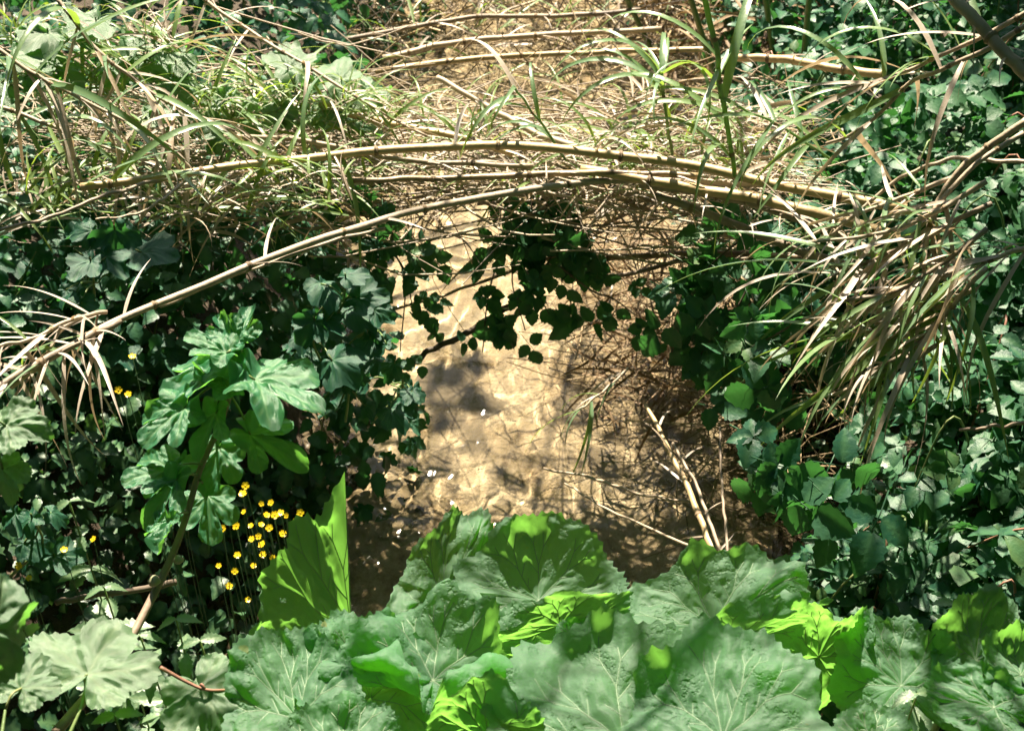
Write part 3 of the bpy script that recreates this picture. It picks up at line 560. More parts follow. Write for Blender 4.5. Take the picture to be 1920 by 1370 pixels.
for i, (bx, by, d, tx, ty, el, sz, lab) in enumerate([
  (540, 130, 3.35, 545, 70, 30, 1.0, 'pale three-lobed hop sprig beside the dark gap at the top left'),
  (640, 150, 3.35, 590, 110, 20, 1.0, 'pale lobed hop sprig right of the dark gap, under a slanting stalk'),
  (215, 430, 2.8, 215, 500, -50, 1.0, 'shaded teal hop sprig hanging under the left canes'),
  (648, 520, 2.7, 690, 500, 15, 0.9, 'lit hop sprig at the dark thicket edge above the fig, below the long cane'),
  (700, 580, 2.75, 745, 600, -20, 0.9, 'hop sprig with fan-lit lobes right of the fig top'),
  (740, 680, 2.85, 720, 720, -40, 0.8, 'hop sprig lowest at the water edge, left of the bright stream'),
  (590, 600, 2.7, 560, 650, -40, 1.0, 'dark hop sprig between the fig top and the fan-lit leaves'),
  (650, 680, 2.75, 640, 740, -50, 1.0, 'dark hop sprig right of the fig, low in shade'),
  (170, 490, 2.7, 130, 520, 0, 0.9, 'pale hop sprig at the left under the shaded teal leaves'),
  (90, 60, 3.4, 40, 80, 20, 1.0, 'pale green hop sprig in the top left corner'),
  (270, 70, 3.45, 230, 100, 20, 0.9, 'pale green hop sprig near the top, left of the dark gap'),
  (30, 110, 3.35, 80, 90, 10, 1.1, 'pale leafy hop sprig at the left edge among the reed shoots near the top'),
  (180, 40, 3.45, 130, 60, 10, 1.1, 'pale leafy hop sprig at the top edge, second from the left corner'),
  (330, 120, 3.35, 370, 100, 10, 1.0, 'pale hop sprig just left of the dark gap, among green blades'),
  (430, 190, 3.3, 400, 170, 5, 0.9, 'pale hop sprig below the dark gap beside the slanting stalk'),
  (60, 970, 2.35, 20, 1000, -15, 0.9, 'sunflecked hop sprig at the left edge under the toothed leaf')]):
    R = random.Random(500+i); L_ = []
    stem = [(bx+R.uniform(-60, 60), by+110, d+0.12), (bx+R.uniform(-20, 20), by+50, d+0.05), (bx, by, d)]
    L_.append(((bx, by, d), (bx, by, d), (tx, ty), el, 1.0*sz, R.uniform(-0.3, 0.3), i, d))
    for q in range(7):
        a = R.uniform(0, 6.28); rr = R.uniform(32, 66); bx2, by2 = bx+R.uniform(-55, 55), by+R.uniform(-10, 90); d2 = d+R.uniform(-0.02, 0.12)
        L_.append(((bx+R.uniform(-15, 15), by+40, d+0.05), (bx2, by2, d2), (bx2+math.cos(a)*rr, by2+abs(math.sin(a))*rr*0.8-10), R.uniform(-45, 20), sz, R.uniform(-0.4, 0.4), q, d2))
    lobed_sprig('hop_sprig', lab, 'hop plant', stem, L_, hop_lit if by < 200 else hop_protos, M['stem'], 'hop sprigs on the left bank')

# ------------------------------------------------------------------ giant reed canes
def node_geo(r):
    prof = [(1.0, -0.9), (1.22, -0.35), (1.28, 0.0), (1.10, 0.25), (1.0, 0.8)]; V = []; F = []; ns = 9
    for (a, z) in prof:
        for k in range(ns): V.append((a*r*math.cos(k*2*math.pi/ns), a*r*math.sin(k*2*math.pi/ns), z*0.006))
    for i in range(4):
        for k in range(ns): F.append((i*ns+k, i*ns+(k+1) % ns, (i+1)*ns+(k+1) % ns, (i+1)*ns+k))
    return mesh('node', V, F, M['node'])
NODE = node_geo(1.0)
def put_leaf(t, pos, yaw, me, s, roll=0.0, nm='leaf', pitch=0.0):
    m = Matrix.Translation(pos) @ Matrix.Rotation(yaw, 4, 'Z') @ Matrix.Rotation(pitch, 4, 'X') @ Matrix.Rotation(roll, 4, 'Y') @ Matrix.Diagonal((s, s, s, 1))
    return under(nm, me, t, m)
def cane(label, px, r0, r1, seed, mat='cane', nodes=0.20, leaves=(), name='reed_cane', cat='cane', group='fallen reed canes', n=44, wob=0.004):
    """leaves: (count, from, to, green share, style weights (arch, hang, stiff), scale)"""
    R = random.Random(seed); pts = smoothpts([P(*p) for p in px], n)
    pts = [p+Vector((n3(i*0.23, seed*1.7, 0), n3(i*0.23, seed*1.7, 5), n3(i*0.23, seed*1.7, 9)))*wob for i, p in enumerate(pts)]
    t = thing(name, pts[0], label, cat, group)
    rad = [(r0+(r1-r0)*i/(n-1))*(1+0.06*n3(i*0.7, seed, 2)) for i in range(n)]
    add('stem', tube_mesh('stem', [p-t.location for p in pts], rad, M[mat], 9), t)
    L = sum((pts[i+1]-pts[i]).length for i in range(n-1))
    if nodes:
        k = max(1, int(L/nodes))
        for j in range(k):
            i = min(n-2, int((j+0.5+R.uniform(-0.1, 0.1))/k*(n-1))); d = (pts[i+1]-pts[i]).normalized(); q = d.to_track_quat('Z', 'Y').to_matrix().to_4x4()
            under('node', NODE, t, Matrix.Translation(pts[i]) @ q @ Matrix.Diagonal((rad[i]*1.02, rad[i]*1.02, 1, 1)))
    if nodes and not leaves: leaves = ((7, 0.03, 0.97, 0.0, (0, 1, 3), 0.38),)
    for (cnt, a, b, green, wts, scl) in leaves:
        for j in range(cnt):
            u = a+(b-a)*(j+R.random())/cnt; i = min(n-2, int(u*(n-1))); d = (pts[i+1]-pts[i]).normalized()
            yaw = math.atan2(-d.x, d.y) + (1 if j % 2 else -1)*R.uniform(0.1, 1.5)
            st = R.choices(('arch', 'hang', 'stiff'), wts)[0]; isg = R.random() < green
            me = R.choice((RG if isg else RD)[st])
            put_leaf(t, pts[i], yaw, me, scl*R.uniform(0.7, 1.2), R.uniform(-0.5, 0.5), 'leaf', R.uniform(-0.25, 0.25))
    return t
GM = 'fallen reed canes across the stream'
cane('thickest yellow cane arching right across the whole stream', [(150, 352, 3.0), (320, 328, 3.03), (520, 302, 3.06), (720, 283, 3.08), (960, 275, 3.09), (1240, 301, 3.08), (1450, 345, 3.06), (1700, 392, 3.04)], 0.0082, 0.011, 1, leaves=((8, 0.0, 0.35, 0.5, (2, 1, 2), 0.8), (5, 0.35, 0.95, 0.4, (1, 1, 1), 0.7)))
cane('long bare cane slanting from the lower left up to the middle of the stream', [(20, 725, 2.42), (120, 655, 2.46), (220, 603, 2.5), (360, 543, 2.57), (500, 485, 2.65), (640, 437, 2.76), (780, 395, 2.9), (1000, 356, 3.07), (1200, 337, 3.16), (1420, 345, 3.2)], 0.0056, 0.0082, 2, 'cane_grey')
cane('thin pale stalk lying close under the long slanting cane', [(300, 575, 2.55), (430, 520, 2.62), (560, 474, 2.7), (640, 447, 2.78), (720, 430, 2.85)], 0.003, 0.0035, 3, 'cane_grey', 0)
cane('thin straight cane just below the thickest cane, left half', [(600, 338, 3.08), (760, 336, 3.1), (900, 331, 3.11), (1130, 325, 3.12), (1310, 330, 3.12)], 0.006, 0.008, 4)
cane('smooth yellow cane sloping down right below the thickest cane', [(1090, 318, 3.13), (1280, 350, 3.11), (1420, 374, 3.09), (1560, 408, 3.08), (1680, 445, 3.08)], 0.011, 0.012, 5)
cane('weathered cane below the smooth yellow cane, running down right', [(1200, 345, 3.14), (1330, 362, 3.12), (1450, 392, 3.11), (1540, 428, 3.1), (1640, 475, 3.1)], 0.010, 0.011, 6, 'cane_grey')
cane('grey cane dropping steeply right below the weathered canes', [(1230, 365, 3.15), (1310, 395, 3.13), (1400, 430, 3.12), (1500, 470, 3.1), (1610, 505, 3.1)], 0.009, 0.010, 7, 'cane_grey')
cane('level yellow cane over the bright water on the right, behind dark bramble leaves', [(1060, 493, 3.6), (1200, 480, 3.58), (1330, 476, 3.55), (1480, 482, 3.5), (1620, 502, 3.45)], 0.008, 0.010, 8)
cane('thin grey cane crossing below the level yellow cane', [(1060, 522, 3.7), (1160, 517, 3.66), (1260, 492, 3.62), (1340, 470, 3.6)], 0.006, 0.006, 9, 'cane_grey')
cane('olive cane lying far across the upper water, thicker at the left', [(690, 138, 4.5), (790, 122, 4.55), (920, 108, 4.6), (1050, 101, 4.65), (1200, 96, 4.7), (1330, 92, 4.7)], 0.0095, 0.009, 10)
cane('grey cane above the olive cane across the upper water', [(720, 110, 4.6), (820, 85, 4.66), (930, 72, 4.7), (1080, 62, 4.75), (1240, 55, 4.8)], 0.010, 0.009, 11, 'cane_grey')
cane('thin grey cane highest across the upper water', [(650, 75, 4.7), (780, 50, 4.8), (900, 32, 4.85), (1050, 30, 4.9), (1200, 20, 4.9)], 0.008, 0.008, 12, 'cane_grey')
cane('split grey cane slanting down right over the upper water', [(820, 145, 3.5), (880, 180, 3.45), (940, 215, 3.4), (1010, 252, 3.34), (1080, 275, 3.3)], 0.007, 0.008, 13, 'cane_grey', 0.3)
cane('pale cane end lying left of the split grey cane above the thickest cane', [(600, 195, 3.4), (690, 222, 3.38), (780, 240, 3.35), (880, 262, 3.3), (960, 290, 3.28)], 0.010, 0.007, 14)
cane('pale stalk between the thickest cane and the thin straight cane', [(420, 255, 3.2), (560, 262, 3.25), (700, 290, 3.25), (830, 305, 3.26), (1000, 312, 3.27)], 0.006, 0.006, 15, 'cane_grey')
cane('olive cane on the right under reed leaves, half in shade', [(1370, 108, 3.7), (1470, 112, 3.65), (1560, 128, 3.6), (1660, 140, 3.55)], 0.010, 0.011, 16)
cane('brown cane in the top right corner slanting down to the edge', [(1770, -20, 2.5), (1830, 40, 2.48), (1890, 105, 2.46), (1935, 150, 2.45)], 0.010, 0.011, 17, 'cane_grey')
cane('upright yellow cane standing out of the water right of the bright stream', [(1348, 1062, 2.82), (1325, 1000, 2.87), (1295, 925, 2.93), (1255, 845, 3.0), (1212, 758, 3.1)], 0.0082, 0.0045, 18, nodes=0.1)
cane('thin brown stalk leaning beside the upright yellow cane', [(1360, 1050, 2.8), (1330, 975, 2.86), (1300, 900, 2.93), (1262, 830, 3.0)], 0.004, 0.003, 19, 'cane_grey', 0)
cane('thin straight stalk right of the upright yellow cane', [(1366, 1045, 2.8), (1358, 960, 2.85), (1352, 880, 2.9), (1350, 800, 2.95)], 0.0032, 0.0025, 20, 'cane_grey', 0)
cane('slender pointed twig over the bright water reaching the upright cane', [(1020, 877, 3.2), (1110, 895, 3.15), (1200, 925, 3.06), (1300, 942, 2.95)], 0.0025, 0.0035, 21, 'cane_grey', 0)
cane('slender twig below it sloping to the foot of the upright cane', [(1060, 905, 3.25), (1130, 950, 3.1), (1230, 995, 2.95), (1340, 1040, 2.82)], 0.0022, 0.0032, 22, 'cane_grey', 0)
cane('brown stalk rising to the right edge through the brambles', [(1730, 470, 2.75), (1760, 380, 2.75), (1815, 305, 2.74), (1925, 225, 2.72)], 0.006, 0.007, 23, 'cane_grey', 0.15, leaves=((12, 0.0, 0.25, 0.2, (0, 3, 0), 0.55),))
cane('thin curved stalk arching over the brambles to the right edge', [(1560, 440, 2.9), (1680, 340, 2.88), (1790, 298, 2.85), (1925, 305, 2.82)], 0.0035, 0.0045, 24, 'cane_grey', 0, leaves=((4, 0.0, 0.3, 0.2, (0, 2, 1), 0.6),))
cane('pale horizontal dead twig low at the right edge in the dark', [(1800, 805, 2.7), (1860, 800, 2.68), (1930, 792, 2.66)], 0.003, 0.0035, 25, 'cane_grey', 0)
cane('long thin stalk curving up from the left edge under the canes', [(0, 430, 2.85), (100, 405, 2.9), (200, 365, 2.95), (330, 330, 3.0)], 0.0032, 0.004, 26, 'cane_grey', 0)
cane('thin loop stalk hanging below the left canes', [(180, 412, 2.85), (260, 400, 2.88), (310, 370, 2.9), (350, 335, 2.95)], 0.0025, 0.003, 27, 'cane_grey', 0)
cane('dark bark-covered branch slanting up from the water edge in the middle', [(770, 678, 3.5), (830, 645, 3.5), (890, 612, 3.5), (960, 570, 3.5), (1030, 520, 3.5)], 0.007, 0.009, 28, 'bark', 0, name='dead_branch', cat='branch', group=None, wob=0.012)
cane('thin branch running up right above the dark bark-covered branch', [(740, 580, 3.5), (840, 550, 3.5), (940, 515, 3.5), (1040, 480, 3.5)], 0.0035, 0.0045, 29, 'twig', 0, name='dead_branch', cat='branch', group=None)
cane('grey fallen log half hidden in the dark herbs at the left', [(105, 1130, 2.5), (180, 1115, 2.54), (260, 1105, 2.58), (330, 1090, 2.62)], 0.005, 0.006, 30, 'bark', 0, name='dead_branch', cat='branch', group=None)

# ------------------------------------------------------------------ leafy reed shoots
SH = 'leafy reed shoots'
def shoot(label, px, seed, lv, r0=0.005, r1=0.003, mat='cane_grey'):
    return cane(label, px, r0, r1, seed, mat, 0.12, lv, 'reed_shoot', 'reed', SH, 30)
shoot('drooping reed shoot ending in long blue-green leaves, right of centre', [(1920, 250, 2.66), (1830, 310, 2.65), (1755, 390, 2.64), (1738, 470, 2.62), (1728, 560, 2.6), (1722, 610, 2.6)], 201, ((20, 0.35, 0.85, 0.1, (0, 3, 0), 0.6), (9, 0.75, 1.0, 0.95, (0, 3, 0), 0.85)))
shoot('reed shoot pointing left with a fan of dry leaves above the fanned green one', [(1860, 380, 2.62), (1740, 440, 2.64), (1650, 480, 2.66), (1560, 516, 2.68)], 202, ((24, 0.1, 0.95, 0.25, (0, 4, 1), 0.66), (9, 0.7, 1.0, 0.6, (0, 2, 2), 0.9)))
shoot('reed shoot pointing left with striped green leaves, lowest of the right fans', [(1830, 540, 2.6), (1740, 585, 2.61), (1660, 618, 2.62), (1580, 625, 2.64)], 203, ((20, 0.1, 0.9, 0.35, (0, 4, 1), 0.64), (9, 0.7, 1.0, 0.9, (0, 2, 2), 0.9)))
shoot('reed shoot with hanging dry leaves by the right edge', [(1960, 450, 2.55), (1880, 480, 2.56), (1820, 500, 2.57), (1760, 525, 2.58)], 204, ((20, 0.1, 1.0, 0.15, (0, 3, 0), 0.6),))
shoot('reed shoot reaching left over the canes, under the arching stalk', [(1800, 330, 2.75), (1690, 370, 2.78), (1590, 410, 2.8), (1490, 455, 2.84)], 205, ((20, 0.2, 1.0, 0.3, (0, 3, 1), 0.5),))
shoot('long reed shoot from the top right corner with grey hanging leaves', [(1960, 5, 2.65), (1840, 70, 2.68), (1740, 115, 2.7), (1660, 150, 2.72), (1570, 165, 2.75)], 206, ((12, 0.2, 1.0, 0.4, (1, 3, 2), 0.8),))
shoot('second long reed shoot from the right edge, below the corner one', [(1960, 25, 2.6), (1860, 85, 2.62), (1770, 130, 2.65), (1700, 160, 2.7), (1620, 240, 2.75), (1550, 270, 2.8)], 207, ((11, 0.25, 1.0, 0.35, (1, 3, 2), 0.8),))
shoot('reed shoot hanging low at the right over the shaded brambles', [(1780, 640, 2.6), (1700, 680, 2.6), (1620, 720, 2.62), (1560, 740, 2.64)], 208, ((12, 0.1, 1.0, 0.4, (0, 3, 0), 0.55),))
shoot('reed shoot with silvery leaves streaming left, uppermost of the right fans', [(1850, 340, 2.6), (1740, 405, 2.62), (1640, 440, 2.64), (1500, 455, 2.68)], 220, ((22, 0.1, 1.0, 0.35, (0, 3, 1), 0.6),))
shoot('reed shoot with silvery leaves hanging through the middle of the right fans', [(1850, 430, 2.56), (1760, 500, 2.57), (1680, 545, 2.58), (1560, 570, 2.6)], 221, ((24, 0.05, 1.0, 0.3, (0, 4, 0), 0.66),))
shoot('reed shoot hanging behind the blue-green leaves with dry tips reaching lowest', [(1850, 500, 2.54), (1770, 590, 2.55), (1700, 660, 2.56), (1620, 700, 2.58)], 222, ((22, 0.05, 1.0, 0.4, (0, 4, 0), 0.66),))
shoot('upper left reed shoot with tan leaves hanging from a straight stalk', [(-20, 80, 3.18), (60, 135, 3.14), (110, 165, 3.12), (230, 225, 3.08), (340, 285, 3.05)], 209, ((22, 0.05, 1.0, 0.1, (0, 4, 0), 0.7), (5, 0.1, 0.9, 1.0, (1, 0, 2), 0.95)))
shoot('upper left reed shoot running from the top down right with curled dry leaves', [(100, -10, 3.26), (180, 90, 3.2), (240, 140, 3.17), (310, 190, 3.14), (440, 245, 3.1)], 210, ((20, 0.05, 1.0, 0.1, (0, 4, 0), 0.65), (6, 0.0, 0.9, 1.0, (2, 0, 2), 0.95)))
shoot('slanting brown stalk from the top, over the dark gap', [(370, -10, 3.5), (440, 40, 3.45), (560, 115, 3.36), (700, 200, 3.26), (800, 255, 3.2)], 211, ((8, 0.0, 1.0, 0.5, (1, 2, 2), 0.55),))
shoot('left edge reed shoot lying level under the hanging tan leaves', [(-20, 195, 3.2), (80, 230, 3.16), (180, 272, 3.12), (330, 322, 3.08)], 212, ((12, 0.0, 1.0, 0.35, (1, 2, 2), 0.6),))
shoot('dry leaf-sheathed end of the long slanting cane at the left edge', [(225, 600, 2.5), (150, 640, 2.46), (80, 675, 2.43), (-20, 735, 2.4)], 213, ((26, 0.1, 1.0, 0.12, (0, 3, 2), 0.55),), 0.006, 0.006)
shoot('dry reed shoot just above the leaf-sheathed cane end', [(200, 585, 2.52), (130, 600, 2.48), (50, 640, 2.44), (-20, 650, 2.42)], 214, ((18, 0.0, 1.0, 0.15, (0, 3, 2), 0.5),), 0.004, 0.003)
shoot('tall fresh green reed shoot with broad curling leaves, upper middle', [(1378, 330, 3.05), (1365, 230, 2.98), (1350, 160, 2.94), (1342, 90, 2.9), (1315, -20, 2.85)], 215, ((9, 0.05, 0.75, 1.0, (4, 0, 1), 0.8),), 0.005, 0.006, 'reed_green')
shoot('green reed shoot with leaves fanning from one point above the canes', [(1260, 290, 3.14), (1252, 230, 3.1), (1243, 160, 3.05), (1240, 135, 3.04)], 216, ((10, 0.55, 1.0, 0.85, (4, 0, 2), 0.75),), 0.0035, 0.003, 'reed_green')
shoot('short green reed shoot lying over the canes right of the fanning one', [(1560, 300, 3.0), (1500, 260, 2.98), (1440, 225, 2.96), (1380, 200, 2.95)], 217, ((9, 0.1, 1.0, 0.8, (2, 1, 2), 0.7),), 0.003, 0.0025, 'reed_green')
shoot('green reed shoot hanging down over the water, right of the bright stream', [(1180, 690, 3.2), (1140, 725, 3.18), (1105, 755, 3.16), (1080, 772, 3.15)], 218, ((5, 0.5, 1.0, 1.0, (0, 3, 0), 0.5), (4, 0.0, 0.8, 0.1, (0, 3, 0), 0.5)), 0.003, 0.002)
shoot('reed shoot with pale arching leaves in the middle, above the thickest cane', [(1060, 300, 3.2), (1020, 240, 3.18), (985, 190, 3.15), (960, 160, 3.14)], 219, ((8, 0.2, 1.0, 0.9, (4, 0, 1), 0.6),), 0.003, 0.0025, 'reed_green')
# reeds arching over the stream above the picture: their shadows streak the butterbur leaves
for i, (x, y, z) in enumerate([(-0.35, 2.9, 2.75), (0.25, 2.75, 2.9), (0.62, 2.9, 2.8), (0.95, 2.8, 2.9), (1.25, 3.0, 2.7), (-0.05, 2.6, 2.9), (0.45, 2.5, 2.9)]):
    R = random.Random(900+i); pts = [(x+R.uniform(0.5, 0.9), y+1.6, 0.2), (x+0.35, y+1.2, 1.4), (x+0.1, y+0.7, 2.4), (x, y+0.15, 2.85), (x-0.1, y-0.35, 2.75+z*0)]
    sp = smoothpts(pts, 34)
    t = thing('reed_shoot', sp[0], 'tall reed arching above the stream, %s from the left' % ORD[i], 'reed', 'tall reeds overhanging the stream')
    add('stem', tube_mesh('stem', [p-t.location for p in sp], [0.010-0.006*k/33 for k in range(34)], M['stem'], 8), t)
    for j in range(13):
        k = 17+int(16*j/13); d = (sp[min(33, k+1)]-sp[k-1]).normalized()
        put_leaf(t, sp[k], math.atan2(-d.x, d.y)+(1 if j % 2 else -1)*R.uniform(0.3, 1.1), R.choice(RG['arch']+RG['hang']), R.uniform(1.0, 1.4), R.uniform(-0.4, 0.4))

# ------------------------------------------------------------------ grass tufts on the cane mat
def tuft(label, pos, seed, nb, green, s, lean=0.0, group='grass tufts on the canes'):
    R = random.Random(seed); t = thing('grass_tuft', pos, label, 'grass tuft', group)
    for j in range(nb):
        me = R.choice(GR) if R.random() < green else R.choice(GD)
        put_leaf(t, Vector(pos)+Vector((R.uniform(-0.03, 0.03), R.uniform(-0.03, 0.03), R.uniform(-0.02, 0.02))), R.uniform(-math.pi, math.pi)*0.8+lean, me, s*R.uniform(0.6, 1.2), R.uniform(-0.5, 0.5), 'blade', R.uniform(-0.5, 0.4))
    return t
R = random.Random(77)
row_specs = [('green and straw grass tuft above the thickest cane, %s from the left', 26, 0.75, [(330+34*i, 232+R.uniform(-45, 40), 3.28+R.uniform(-.05, .15)) for i in range(26)], 0.7),
             ('straw grass tuft below the thickest cane, %s from the left', 22, 0.35, [(520+45*i, 330+R.uniform(-25, 40), 3.32+R.uniform(-.05, .1)) for i in range(22)], 0.6),
             ('grass tuft on the upper left thicket, %s from the left', 20, 0.7, [(15+31*i, 130+R.uniform(-70, 130), 3.46+R.uniform(-.06, .12)) for i in range(20)], 0.85),
             ('dull grass tuft hanging under the left canes, %s from the left', 12, 0.6, [(30+55*i, 370+R.uniform(-40, 40), 3.05+R.uniform(-.05, .1)) for i in range(12)], 0.85),
             ('grass tuft among the canes on the right, %s from the left', 14, 0.45, [(1160+20*i, 255+R.uniform(-70, 70), 3.25+R.uniform(-.05, .15)) for i in range(14)], 0.7)]
for si, (lab, cnt, green, pos, s) in enumerate(row_specs):
    pos = [p for p in pos if not (780 < p[0] < 1150 and p[1] < 245) and not (330 < p[0] < 720 and p[1] < 150)]
    for i, p in enumerate(sorted(pos)):
        tuft(lab % ORD[i], P(*p), 3000+si*100+i, 13, green*0.8, s, 0, lab.split(',')[0].replace('grass tuft', 'grass tufts'))

# ------------------------------------------------------------------ brambles
def bramble(label, cx, cy, rx, ry, h, seed, nleaf=60, nfill=420, nstem=5, zlow=0.15):
    R = random.Random(seed); gz = ground_z(cx, cy); t = thing('bramble_bush', (cx, cy, gz), label, 'bramble', 'bramble bushes on the banks')
    def dome(a, e):
        return Vector((cx+rx*math.cos(a)*math.cos(e), cy+ry*math.sin(a)*math.cos(e), max(zlow, gz)+(h-max(zlow, gz))*math.sin(e)))
    for k in range(nstem):
        a = R.uniform(0, 6.28); tipp = dome(a, R.uniform(-0.1, 0.5)); top = dome(a, R.uniform(0.9, 1.3))
        pts = [p-t.location for p in smoothpts([(cx+R.uniform(-.1, .1), cy+R.uniform(-.1, .1), gz), top+Vector((0, 0, 0.03)), tipp], 16)]
        add('stem', tube_mesh('stem', pts, [0.0035-0.0018*i/15 for i in range(16)], M['redstem'] if k % 2 else M['stem'], 6), t)
    def leafm(shell):
        a = R.uniform(0, 6.28); e = math.asin(R.uniform(0.0, 1.0)); p = dome(a, e); c = Vector((cx, cy, gz+0.3*h))
        f = R.uniform(0.9, 1.08) if shell else R.uniform(0.35, 0.95); p = c+(p-c)*f; out = (p-c).normalized()
        nr = (out*0.6+Vector((R.uniform(-.5, .5), R.uniform(-.6, .3), 0.9))).normalized(); yd = Vector((R.uniform(-1, 1), R.uniform(-1, 0.6), R.uniform(-0.7, 0.1)))+out*0.5
        s = R.choice((0.4, 0.55, 0.7, 0.85, 1.0, 1.3)); return frame(p, yd, nr, R.uniform(-.4, .4), (s, s, s))
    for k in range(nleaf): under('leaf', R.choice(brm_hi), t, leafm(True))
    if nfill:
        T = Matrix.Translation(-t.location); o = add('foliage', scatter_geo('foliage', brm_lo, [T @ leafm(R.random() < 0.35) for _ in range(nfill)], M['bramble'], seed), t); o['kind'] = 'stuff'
    return t
for i, (lab, cx, cy, rx, ry, h) in enumerate([
  ('bramble bush behind the butterbur, right of the upright cane', 0.78, 1.85, 0.25, 0.3, 0.55),
  ('bramble bush with many small lit leaves above the blistered butterbur', 1.02, 1.72, 0.27, 0.3, 0.68),
  ('dark bramble bush at the right edge above the upright blistered leaf', 1.35, 1.75, 0.3, 0.3, 0.72),
  ('bramble bush under the lowest reed fan on the right', 1.05, 2.2, 0.3, 0.35, 0.78),
  ('shaded bramble bush at the right edge under hanging dry leaves', 1.5, 2.25, 0.35, 0.35, 0.85),
  ('bramble bush behind the drooping blue-green reed leaves', 1.25, 2.65, 0.35, 0.35, 0.92),
  ('bright bramble bush at the right edge, crossed by the brown stalk', 1.6, 2.75, 0.35, 0.35, 1.0),
  ('bramble bush where the canes end on the right bank', 1.1, 3.1, 0.35, 0.35, 0.85),
  ('pale-leaved bramble bush at the right edge under the corner reed shoots', 1.55, 3.3, 0.4, 0.4, 1.05),
  ('dark bramble bush behind the corner reed shoots at the top right', 1.35, 3.85, 0.4, 0.4, 1.0),
  ('bramble bush cut by the top right corner', 1.95, 3.9, 0.45, 0.45, 1.1),
  ('dark bramble bush at the top, left of the corner cane', 1.1, 4.6, 0.4, 0.4, 0.75),
  ('dark bramble bush behind the short green reed shoot, over the far right canes', 0.82, 3.55, 0.28, 0.3, 0.72), ('dark bramble bush under the right ends of the canes', 0.85, 2.95, 0.25, 0.25, 0.6)]):
    bramble(lab, cx, cy, rx, ry, h, 700+i)
# the spray of dark leaves hanging over the water from the canes
hang_t = thing('bramble_spray', P(1000, 380, 3.35), 'dark bramble spray hanging from the canes against the bright water', 'bramble')
R = random.Random(4242)
def hang_stem(px, nl, sz):
    pts = smoothpts([P(*p) for p in px], 20); add('stem', tube_mesh('stem', [p-hang_t.location for p in pts], [0.0028-0.0014*i/19 for i in range(20)], M['bark'], 6), hang_t)
    for k in range(nl):
        p = pts[min(19, int(20*(k+R.random())/nl))]+Vector((R.uniform(-.07, .07), R.uniform(-.06, .06), R.uniform(-.05, .05))); s = sz*R.uniform(0.8, 1.25)
        under('leaf', R.choice(brm_hi), hang_t, frame(p, (R.uniform(-1, 1), R.uniform(-.6, .4), R.uniform(-1, 0.1)), (R.uniform(-.4, .4), -0.7, 0.6), R.uniform(-.4, .4), (s, s, s)))
hang_stem([(1000, 370, 3.4), (985, 440, 3.4), (960, 520, 3.42), (985, 620, 3.4)], 17, 0.9)
hang_stem([(1030, 390, 3.38), (1040, 460, 3.38), (1010, 540, 3.4), (1030, 590, 3.4)], 15, 0.9)
hang_stem([(1000, 400, 3.4), (940, 480, 3.42), (915, 560, 3.44), (905, 660, 3.44)], 11, 0.95)
hang_stem([(1050, 500, 3.38), (1110, 545, 3.38), (1150, 560, 3.38), (1190, 590, 3.4)], 8, 0.9)
hang_stem([(1000, 400, 3.4), (1040, 430, 3.38), (1070, 520, 3.4)], 10, 0.8)
hang5 = thing('bramble_spray', P(800, 420, 3.4), 'dark bramble tangle under the canes, between the thicket and the hanging spray', 'bramble'); hang_t = hang5
hang_stem([(700, 390, 3.3), (720, 450, 3.32), (760, 510, 3.36), (775, 590, 3.4)], 14, 0.8)
hang_stem([(730, 400, 3.3), (740, 470, 3.34), (760, 530, 3.38), (750, 660, 3.4)], 14, 0.75)
T5 = Matrix.Translation(-hang5.location); R5 = random.Random(55); ms5 = []
for _ in range(130):
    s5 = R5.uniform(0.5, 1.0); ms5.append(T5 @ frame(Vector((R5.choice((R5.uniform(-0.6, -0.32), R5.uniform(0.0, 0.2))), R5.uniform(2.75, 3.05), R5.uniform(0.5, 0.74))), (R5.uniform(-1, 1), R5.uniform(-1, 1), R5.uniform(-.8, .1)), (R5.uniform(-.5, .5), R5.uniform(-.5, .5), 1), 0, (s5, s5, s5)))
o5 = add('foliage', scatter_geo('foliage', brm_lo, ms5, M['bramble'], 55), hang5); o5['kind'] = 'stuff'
hang2 = thing('bramble_spray', P(1310, 470, 3.3), 'dark bramble spray hanging left of the right reed fans, over the water', 'bramble'); hang_t = hang2
hang_stem([(1400, 440, 3.2), (1330, 500, 3.22), (1290, 560, 3.24), (1260, 660, 3.25)], 16, 1.2)
hang_stem([(1420, 500, 3.15), (1380, 580, 3.16), (1330, 640, 3.2), (1300, 690, 3.22)], 16, 1.2)
hang_stem([(1470, 560, 3.1), (1420, 640, 3.1), (1400, 720, 3.12), (1380, 790, 3.15)], 14, 1.1)
hang3 = thing('bramble_spray', P(1480, 640, 2.8), 'bright translucent bramble spray left of the striped reed leaves', 'bramble'); hang_t = hang3
hang_stem([(1500, 600, 2.75), (1450, 630, 2.75), (1410, 650, 2.76)], 6, 1.1)
hang_stem([(1500, 600, 2.75), (1490, 660, 2.75), (1475, 740, 2.76)], 6, 1.1)
hang4 = thing('bramble_spray', P(1450, 900, 2.6), 'pale lit bramble spray over the dark bank right of the upright cane', 'bramble'); hang_t = hang4
hang_stem([(1560, 960, 2.45), (1500, 930, 2.48), (1450, 870, 2.5)], 8, 1.2)
hang_stem([(1560, 960, 2.45), (1520, 900, 2.46), (1470, 930, 2.5)], 6, 1.2)

